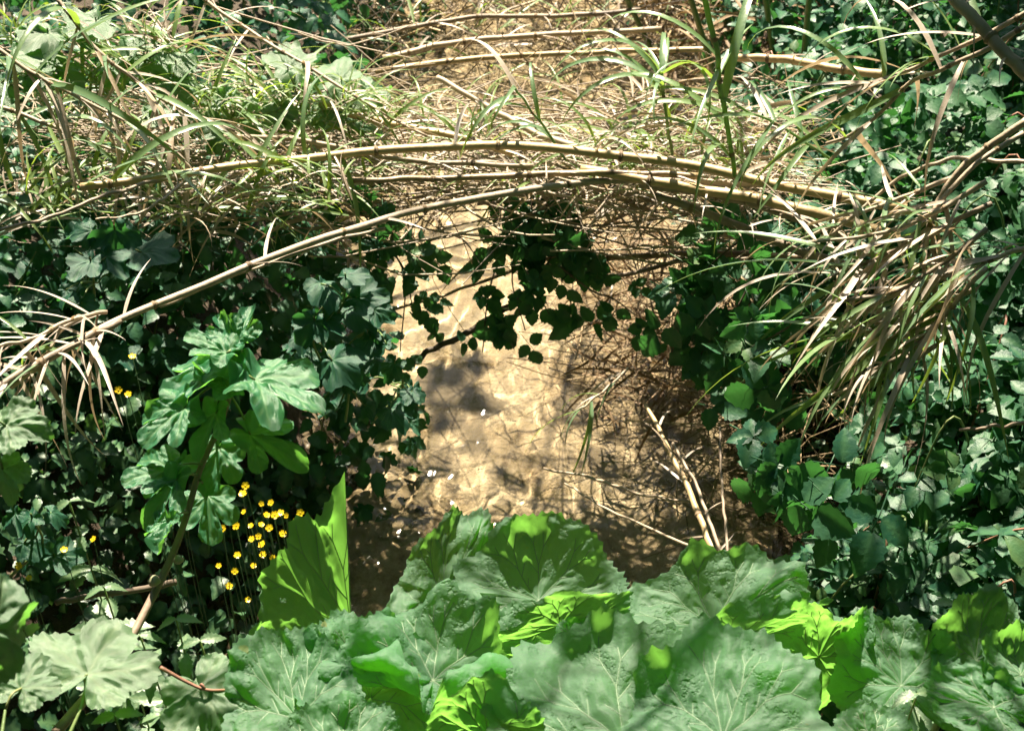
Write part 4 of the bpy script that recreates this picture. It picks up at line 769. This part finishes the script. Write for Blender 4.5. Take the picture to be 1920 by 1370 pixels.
# ------------------------------------------------------------------ left thicket of hop and herbs
def thicket(label, cx, cy, rx, ry, h, seed, nleaf=44, nfill=420, protos=None, sc_=0.052, lo='hop', name='hop_thicket', cat='hop plant'):
    R = random.Random(seed); gz = ground_z(cx, cy); t = thing(name, (cx, cy, gz), label, cat, 'leafy thickets of the left bank' if cx < 0 else 'leafy thickets beyond the canes')
    lows = []
    for k in range(4):
        v, f, vn = ovate_geo(0.058, 0.038, 8, 0.10, 0.3, 0.3, cols=3, rib=0.03, seed=seed+k); lows.append((v, f, vn))
    def leafm(shell, s0):
        a = R.uniform(0, 6.28); e = math.asin(R.uniform(0.0, 1.0)); c = Vector((cx, cy, gz+0.3*h))
        p = Vector((cx+rx*math.cos(a)*math.cos(e), cy+ry*math.sin(a)*math.cos(e), gz+(h-gz)*math.sin(e)))
        p = c+(p-c)*(R.uniform(0.88, 1.06) if shell else R.uniform(0.3, 0.97)); out = (p-c).normalized()
        nr = out*0.5+Vector((R.uniform(-.5, .5), R.uniform(-.5, .3), 0.9)); yd = Vector((R.uniform(-1, 1), R.uniform(-1, .4), R.uniform(-.8, .1)))+out*0.4
        s = s0*R.uniform(0.6, 1.15); return frame(p, yd, nr, R.uniform(-.4, .4), (s, s, s))
    for k in range(4):
        a = R.uniform(0, 6.28); top = Vector((cx+rx*0.6*math.cos(a), cy+ry*0.6*math.sin(a), h*0.95))
        pts = [p-t.location for p in smoothpts([(cx+R.uniform(-.08, .08), cy+R.uniform(-.08, .08), gz), (t.location+top)/2+Vector((0, 0, .08)), top], 10)]
        add('stem', tube_mesh('stem', pts, [0.003-0.0015*i/9 for i in range(10)], M['stem'], 5), t)
    for k in range(nleaf): under('leaf', R.choice(protos), t, leafm(True, sc_))
    T = Matrix.Translation(-t.location)
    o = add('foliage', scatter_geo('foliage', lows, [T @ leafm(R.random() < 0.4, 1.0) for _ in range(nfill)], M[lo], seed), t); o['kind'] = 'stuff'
    return t
for i, (lab, cx, cy, rx, ry, h) in enumerate([
  ('dark hop thicket at the left water edge beside the bright stream', -0.52, 2.75, 0.28, 0.3, 0.62),
  ('dark hop thicket under the long slanting cane, above the fig', -0.85, 2.7, 0.3, 0.3, 0.72),
  ('dark hop thicket at the left edge under the dry cane end', -1.25, 2.55, 0.3, 0.3, 0.78),
  ('hop thicket at the left edge, flecked with light above the dry cane end', -1.3, 2.95, 0.35, 0.3, 0.9),
  ('hop thicket under the left end of the thickest cane', -0.85, 3.1, 0.35, 0.3, 0.8),
  ('hop thicket under the grass of the upper left', -1.2, 3.4, 0.4, 0.35, 0.92),
  ('pale leafy thicket at the top left corner', -1.6, 3.7, 0.45, 0.4, 1.0),
  ('dark leafy thicket in the gap at the top left of the upper water', -0.75, 4.0, 0.35, 0.4, 0.7),
  ('dark thicket at the top edge left of the upper water', -0.95, 4.7, 0.4, 0.4, 0.75),
  ('lit thicket at the top edge near the left corner', -1.5, 4.5, 0.45, 0.45, 0.95)]):
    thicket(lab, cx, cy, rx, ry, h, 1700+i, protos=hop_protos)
# low herbs in shade on the left foot of the bank
def herb_fill(name, label, boxes, n, seed, mat, size, hmin, hmax):
    R = random.Random(seed); lows = [ovate_geo(0.05, 0.033, 8, 0.12, 0.3, 0.35, cols=3, rib=0.03, seed=seed+k) for k in range(4)]; ms = []
    for _ in range(n):
        x0, x1, y0, y1 = R.choice(boxes); x, y = R.uniform(x0, x1), R.uniform(y0, y1); z = ground_z(x, y)+R.uniform(hmin, hmax)
        s = size*R.uniform(0.5, 1.2); ms.append(frame(Vector((x, y, z)), (R.uniform(-1, 1), R.uniform(-1, .5), R.uniform(-.5, .2)), (R.uniform(-.5, .5), R.uniform(-.6, .2), 1), R.uniform(-.4, .4), (s, s, s)))
    return tag(add(name, scatter_geo(name, lows, ms, M[mat], seed)), label, None, kind='stuff')
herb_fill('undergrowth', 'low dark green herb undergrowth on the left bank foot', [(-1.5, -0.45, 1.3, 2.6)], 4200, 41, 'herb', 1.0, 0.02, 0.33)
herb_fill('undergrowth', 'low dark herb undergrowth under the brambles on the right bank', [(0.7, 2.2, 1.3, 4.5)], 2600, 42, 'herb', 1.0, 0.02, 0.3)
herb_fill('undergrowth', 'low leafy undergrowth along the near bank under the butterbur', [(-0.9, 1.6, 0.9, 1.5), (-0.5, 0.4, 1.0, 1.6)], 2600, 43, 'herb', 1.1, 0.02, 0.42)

# ------------------------------------------------------------------ nettle-like shoots between the fig stem and the butterbur
NET = []
for k in range(3):
    v, f, a = ovate_geo(0.075, 0.034, 14, 0.14, 0.25, [0.2, 0.4, 0.6][k], cols=5, rib=0.03, seed=k); NET.append(mesh('nettle_leaf', v, f, M['vine'], {'vein': a}))
for i, (px, py, d, lab) in enumerate([(330, 1160, 2.2, 'bright nettle shoot right of the fig stem, above the pink stalk'), (375, 1200, 2.15, 'lit nettle shoot between the pink stalk and the narrow butterbur leaf'),
        (262, 1190, 2.2, 'small nettle shoot behind the fig stem, above the big three-lobed leaf'), (195, 1100, 2.35, 'sunlit nettle shoot in the dark above the big three-lobed leaf'), (130, 940, 2.4, 'sunflecked nettle shoot in the dark left of the fig'),
        (215, 1340, 2.05, 'nettle shoot at the bottom between the three-lobed leaf and the grey-green leaf'), (300, 1340, 2.1, 'nettle shoot at the bottom left of the grey-green lobed leaf'), (1720, 1300, 2.02, 'yellowish nettle shoot among the butterbur at the lower right'), (1790, 1130, 2.3, 'pale upright nettle shoot below the brambles at the lower right')]):
    R = random.Random(1300+i); top = P(px, py, d); gz = ground_z(top.x, top.y+0.04); t = thing('nettle', (top.x, top.y+0.04, gz), lab, 'nettle', 'nettle shoots on the near bank')
    pts = smoothpts([t.location, t.location.lerp(top, 0.5)+Vector((R.uniform(-.02, .02), 0.02, 0)), top], 14)
    add('stem', tube_mesh('stem', [p-t.location for p in pts], [0.0024-0.001*k/13 for k in range(14)], M['stem'], 6), t)
    for k in range(7):
        p = pts[13-k] if k < 4 else pts[max(4, 13-k*1)]; a0 = k*1.57+R.random()*0.4
        for q in (0, math.pi):
            sc_ = 0.5+0.13*k; a = a0+q; under('leaf', R.choice(NET), t, frame(p, (math.cos(a), math.sin(a), R.uniform(-.3, .3)), (0, 0, 1), R.uniform(-.3, .3), (sc_,)*3))

# ------------------------------------------------------------------ buttercups
def flower_geo():
    V = []; F = []
    for k in range(5):
        a = k*2*math.pi/5; pv = [(0.0012, 0.0), (0.0040, 0.0028), (0.0070, 0.0043), (0.0102, 0.0036), (0.0104, 0.0)]
        pts = [(pv[0][0], 0, 0)] + [(x, -y, 0.0009+0.3*x*x*30) for x, y in pv[1:4]] + [(pv[4][0], 0, 0.0035)] + [(x, y, 0.0009+0.3*x*x*30) for x, y in pv[3:0:-1]]
        o = len(V); c, s = math.cos(a), math.sin(a)
        V += [(x*c-y*s, x*s+y*c, z*0.8) for x, y, z in pts]; V.append((0.006*c, 0.006*s, 0.0002)); n = len(pts)
        F += [(o+i, o+(i+1) % n, o+n) for i in range(n)]
    return mesh('flower', V, F, M['petal'])
FLOWER = flower_geo()
cen = []; 
for zz, rr in ((0.0, 0.002), (0.002, 0.0024), (0.0035, 0.001)):
    cen += [(rr*math.cos(k*math.pi/4), rr*math.sin(k*math.pi/4), zz) for k in range(8)]
CENT = mesh('centre', cen, [(i*8+k, i*8+(k+1) % 8, (i+1)*8+(k+1) % 8, (i+1)*8+k) for i in range(2) for k in range(8)] + [tuple(16+k for k in range(8))], M['petal'])
BC = [(403, 955), (457, 959), (490, 944), (508, 942), (515, 965), (526, 961), (537, 966), (555, 975), (563, 961), (553, 985), (490, 983), (505, 989), (485, 1005), (445, 1040), (491, 1020), (493, 1039), (512, 1046), (516, 1071),
      (498, 1091), (429, 1098), (465, 1124), (418, 990), (443, 985), (470, 985), (455, 925), (248, 668), (222, 731), (240, 739), (324, 832), (322, 849), (175, 1010), (54, 1083), (8, 1105), (460, 910), (420, 925), (475, 1060), (440, 1070), (530, 1000), (500, 965), (472, 1010), (410, 1060), (300, 1010), (120, 1030), (35, 1060)]
BC.sort(key=lambda p: (p[1], p[0]))
for i, (px, py) in enumerate(BC):
    R = random.Random(8000+i); p = P(px, py, 2.46+R.uniform(-0.05, 0.05) if px > 300 else 2.4)
    lab = ('yellow buttercup in the cluster below the fig, %s from the top' % ORD[i]) if px > 390 else ('yellow buttercup in the dark left of the fig cluster, %s from the top' % ORD[i])
    gz = ground_z(p.x, p.y+0.06); t = thing('buttercup', (p.x, p.y+0.06, gz), lab, 'flower', 'yellow buttercups on the left bank')
    s = R.uniform(0.46, 0.7); tilt = Matrix.Rotation(R.uniform(0.1, 0.8), 4, 'X') @ Matrix.Rotation(R.uniform(-0.5, 0.5), 4, 'Y') @ Matrix.Rotation(R.uniform(0, 6), 4, 'Z')
    m = Matrix.Translation(p) @ tilt @ Matrix.Diagonal((s, s, s, 1))
    under('flower_head', FLOWER, t, m); under('centre', CENT, t, m @ Matrix.Diagonal((0.8, 0.8, 0.6, 1)))
    pts = [q-t.location for q in smoothpts([t.location+Vector((0, 0, -0.01)), t.location.lerp(p, 0.6)+Vector((R.uniform(-.02, .02), 0, 0)), p], 8)]
    add('stem', tube_mesh('stem', pts, [0.0008]*8, M['herbstem'], 5), t)

# ------------------------------------------------------------------ unseen trees added all around the view to block skylight
def added_tree_meshes():
    R = random.Random(31); V, F = tube_geo(smoothpts([(0, 0, -0.2), (0.1, 0.05, 1.5), (-0.05, 0, 3.2), (0.1, 0.1, 5.0)], 14), [0.14-0.009*i for i in range(14)], 10)
    parts = [(V, F, [0]*len(V))]
    for k in range(9):
        a = k*2.4; z = 1.0+k*0.42; e = Vector((math.cos(a)*1.3, math.sin(a)*1.3, z+0.8))
        v, f = tube_geo(smoothpts([(0, 0, z), e*0.5+Vector((0, 0, z*0.5-0.1)), e], 8), [0.05-0.005*i for i in range(8)], 6); parts.append((v, f, [0]*len(v)))
    v, f, _ = join(parts); tr = mesh('trunk', v, f, M['bark'])
    lp = [ovate_geo(0.36, 0.25, 3, 0.0, 0.3, 0.3, seed=k) for k in range(3)]; ms = []
    cl = []
    for k in range(60):
        a = R.uniform(0, 6.28); q = 1.35*math.sqrt(R.random()); cl.append(Vector((math.cos(a)*q, math.sin(a)*q, R.uniform(0.5, 6.0))))
    for _ in range(2000):
        c = R.choice(cl); p = c+Vector((R.uniform(-.4, .4), R.uniform(-.4, .4), R.uniform(-.4, .4)))
        ms.append(frame(p, (R.uniform(-1, 1), R.uniform(-1, 1), R.uniform(-1, .2)), (R.uniform(-.6, .6), R.uniform(-.6, .6), 1)))
    return tr, scatter_geo('crown', lp, ms, M['hop'], 5)
TR, CR = added_tree_meshes()
for i, (x, y, wh) in enumerate([(-4.3, 0.3, 'on the left bank, nearest the camera'), (-4.9, 2.9, 'on the left bank, second from the camera'), (-5.8, 5.6, 'on the left bank, farthest upstream'),
        (4.2, 0.3, 'on the right bank, nearest the camera'), (4.5, 2.9, 'on the right bank, second from the camera'), (5.0, 5.6, 'on the right bank, farthest upstream'),
        (-3.0, -2.9, 'behind the camera to the left'), (0.1, -3.4, 'straight behind the camera'), (3.1, -2.8, 'behind the camera to the right'),
        (-3.4, 13.0, 'far upstream on the left'), (0.6, 14.0, 'far upstream in the middle'), (3.6, 13.0, 'far upstream on the right')]):
    t = thing('tree', (x, y, ground_z(x, y)), 'unseen leafy tree added as sky blocker '+wh, 'tree', 'unseen trees added to shade the stream'); t.rotation_euler = (0, 0, i*1.3); t.scale = (1.75,)*3 if y < -1 else ((1.5,)*3 if y < 7 else (1.1,)*3)
    add('trunk', TR, t); add('crown', CR, t)

def added_limb_tree(label, root, limbs, clumps, seed):
    """an added, unseen tree whose limbs reach out over the stream above the view and dapple it with shade"""
    R = random.Random(seed); t = thing('tree', (root[0], root[1], ground_z(*root)), label, 'tree', 'unseen trees added to shade the stream')
    top = Vector((root[0], root[1], 3.4)); q = [p-t.location for p in smoothpts([t.location+Vector((0, 0, -0.1)), t.location.lerp(top, 0.5)+Vector((0.1, 0, 0)), top], 12)]
    add('trunk', tube_mesh('trunk', q, [0.11-0.005*i for i in range(12)], M['bark'], 10), t)
    for l in limbs:
        pts = [p-t.location for p in smoothpts([(root[0], root[1], 2.0)] + list(l), 16)]
        add('limb', tube_mesh('limb', pts, [0.04-0.0021*i for i in range(16)], M['bark'], 7), t)
    lp = [ovate_geo(0.13, 0.09, 6, 0.06, 0.3, 0.3, seed=k) for k in range(3)]; ms = []; T = Matrix.Translation(-t.location)
    for (x0, x1, y0, y1, z0, z1, n) in clumps:  # leaf clumps added where their cast shade is wanted below
        cl = [Vector((R.uniform(x0, x1), R.uniform(y0, y1), R.uniform(z0, z1))) for _ in range(max(3, n//14))]
        for _ in range(n):
            p = R.choice(cl)+Vector((R.gauss(0, .09), R.gauss(0, .09), R.gauss(0, .06)))
            ms.append(T @ frame(p, (R.uniform(-1, 1), R.uniform(-1, 1), R.uniform(-.7, .2)), (R.uniform(-.5, .5), R.uniform(-.5, .5), 1)))
    o = add('crown', scatter_geo('crown', lp, ms, M['hop'], seed), t); o['kind'] = 'stuff'
added_limb_tree('unseen tree added on the left bank, its limbs dappling the stream', (-2.7, 4.6), [[(-1.9, 3.8, 2.6), (-1.2, 3.5, 2.55), (-0.6, 3.4, 2.5)], [(-1.8, 4.9, 2.8), (-1.0, 4.95, 2.7), (0.1, 4.7, 2.6)]],
          [(-1.7, -0.7, 3.12, 3.38, 2.45, 2.6, 150), (-0.95, -0.55, 5.1, 5.5, 2.5, 2.7, 70), (-0.5, 0.4, 4.35, 5.0, 2.45, 2.7, 60)], 71)
added_limb_tree('unseen tree added on the right bank, its limbs shading the brambles', (2.9, 3.6), [[(2.0, 3.1, 2.7), (1.4, 2.9, 2.6), (0.8, 2.8, 2.55)], [(2.0, 2.8, 2.6), (1.4, 2.6, 2.55), (0.6, 2.5, 2.5)]],
          [(0.75, 1.8, 2.55, 2.95, 2.45, 2.75, 170), (0.5, 1.2, 2.35, 2.6, 2.4, 2.65, 90), (1.0, 1.9, 4.6, 5.4, 2.5, 2.9, 160), (1.2, 2.1, 3.5, 4.5, 2.45, 2.75, 150), (1.0, 1.9, 2.9, 3.55, 2.45, 2.75, 190)], 72)

# ------------------------------------------------------------------ dead twigs, straw and litter (uncountable)
def twig_stuff(name, label, boxes, n, seed, mat, rmin, rmax, lmin, lmax, flat=0.35, dirx=None):
    R = random.Random(seed); VV = []; FF = []; RR = []
    for _ in range(n):
        x0, x1, y0, y1, z0, z1 = R.choice(boxes); p = Vector((R.uniform(x0, x1), R.uniform(y0, y1), R.uniform(z0, z1)))
        a = R.uniform(0, 6.28) if dirx is None else dirx+R.gauss(0, 0.45)
        d = Vector((math.cos(a), math.sin(a), R.gauss(0, flat))).normalized(); L = R.uniform(lmin, lmax)
        k = Vector((R.uniform(-1, 1), R.uniform(-1, 1), R.uniform(-1, 0.3)))*L*0.12
        pts = [p-d*L/2, p+k, p+d*L/2]; r = R.uniform(rmin, rmax)
        v, f = tube_geo(smoothpts(pts, 5), [r, r, r*0.9, r*0.7, r*0.4], 4, False); o = len(VV)
        VV += v; FF += [tuple(i+o for i in q) for q in f]; RR += [R.random()]*len(v)
    return tag(add(name, mesh(name, VV, FF, M[mat], {'rnd': RR})), label, None, kind='stuff')
twig_stuff('dry_twigs', 'tangle of thin dead brown twigs low over the right side of the stream', [(0.14, 1.0, 2.9, 3.7, 0.0, 0.32), (0.40, 1.0, 2.4, 3.2, 0.0, 0.35)], 650, 51, 'twig', 0.0008, 0.0026, 0.12, 0.45)
twig_stuff('dry_twigs', 'lattice of thin dead twigs hanging under the canes over the water', [(-0.5, 0.9, 2.95, 3.7, 0.4, 0.75)], 240, 52, 'twig', 0.0008, 0.0022, 0.12, 0.5, 0.8)
twig_stuff('straw', 'loose straw lying along the canes across the stream', [(-1.1, 0.6, 2.8, 3.2, 0.74, 0.88)], 300, 53, 'cane_grey', 0.001, 0.003, 0.15, 0.6, 0.12, 0.0)
twig_stuff('straw', 'dead reed straw covering the far side of the upper water', [(-0.7, 1.3, 4.8, 6.2, 0.05, 0.35)], 380, 54, 'cane', 0.0012, 0.005, 0.25, 0.9, 0.22, None)
twig_stuff('straw', 'dry stalks tangled over the upper left thicket', [(-1.8, -0.3, 2.8, 3.35, 0.65, 0.95)], 240, 55, 'cane_grey', 0.001, 0.003, 0.15, 0.6, 0.2, -0.35)
def litter_stuff(name, label, boxes, n, seed, protos, mat, smin, smax):
    R = random.Random(seed); ms = []
    for _ in range(n):
        x0, x1, y0, y1, z0, z1 = R.choice(boxes); s = R.uniform(smin, smax)
        ms.append(Matrix.Translation((R.uniform(x0, x1), R.uniform(y0, y1), R.uniform(z0, z1))) @ Matrix.Rotation(R.uniform(-3.14, 3.14), 4, 'Z') @ Matrix.Rotation(R.uniform(-.6, .5), 4, 'X') @ Matrix.Rotation(R.uniform(-.6, .6), 4, 'Y') @ Matrix.Diagonal((s, s, s, 1)))
    return tag(add(name, scatter_geo(name, protos, ms, M[mat], seed)), label, None, kind='stuff')
GB = [blade_geo(0.26, 0.009, 0.7, 1.7, 7, 0.2), blade_geo(0.3, 0.010, 0.4, 1.4, 7, -0.3, 0.6), blade_geo(0.2, 0.008, 1.0, 1.2, 6)]
LB = [blade_geo(0.22, 0.013, 0.2, 0.6, 6, 0.4, 1.5), blade_geo(0.28, 0.012, 0.0, 0.5, 6, -0.4, 2.2), blade_geo(0.16, 0.015, 0.3, 1.0, 6, 0.2, -1.5)]
litter_stuff('litter', 'dead reed leaf litter on the far right bank at the top', [(0.5, 1.5, 4.3, 6.2, 0.15, 0.5)], 900, 61, LB, 'litter', 0.7, 1.4)
litter_stuff('litter', 'dead leaf litter caught in the twigs on the right side of the stream', [(0.2, 1.0, 2.75, 3.6, 0.02, 0.28)], 800, 62, LB, 'litter', 0.4, 0.8)
litter_stuff('grass', 'fine green grass growing through the upper left thicket', [(-1.8, -0.4, 2.8, 3.3, 0.66, 0.86), (-1.9, -1.1, 3.2, 4.0, 0.7, 0.9)], 200, 63, GB, 'grass', 0.5, 1.1)
litter_stuff('grass', 'fine green grass growing through the canes over the stream', [(-0.6, 0.75, 2.85, 3.2, 0.62, 0.78)], 160, 64, GB, 'grass', 0.4, 0.9)
litter_stuff('straw', 'fine dry blades caught among the canes over the stream', [(-0.9, 0.62, 2.8, 3.2, 0.62, 0.82)], 520, 65, LB, 'dry', 0.4, 1.0)
litter_stuff('straw', 'pale dry blades piled on the canes at the right end of the mat', [(0.15, 0.7, 2.8, 3.15, 0.70, 0.86)], 130, 66, LB, 'dry', 0.5, 1.1)
litter_stuff('straw', 'messy dry reed blades over the upper water', [(-0.7, 1.2, 4.75, 6.2, 0.1, 0.5)], 520, 67, LB, 'dry', 0.7, 1.6)
litter_stuff('grass', 'green blades growing over the upper water', [(-0.7, 1.2, 4.4, 6.2, 0.1, 0.45)], 260, 68, GB, 'grass', 0.7, 1.3)
twig_stuff('dry_twigs', 'thin dark twigs standing over the upper water', [(-0.6, 1.1, 4.4, 5.8, 0.1, 0.6)], 360, 56, 'bark', 0.001, 0.003, 0.2, 0.7, 0.9)
thicket('dark leafy clump at the top edge over the upper water, right of the middle', 0.75, 5.4, 0.35, 0.35, 0.55, 1720, protos=hop_protos, nleaf=20, nfill=200)
twig_stuff('straw', 'dense bundle of dead straw lying along the canes, middle to right', [(-0.35, 0.6, 2.68, 3.08, 0.68, 0.80), (0.0, 0.6, 2.75, 3.05, 0.76, 0.86)], 130, 57, 'cane_grey', 0.0015, 0.0042, 0.2, 0.8, 0.06, 0.0)
thicket('dark leafy thicket at the top edge just left of the upper water', -0.62, 5.2, 0.35, 0.4, 0.7, 1731, protos=hop_protos)
thicket('dark leafy thicket on the right shore of the upper water', 0.95, 4.2, 0.3, 0.35, 0.6, 1732, protos=hop_protos)
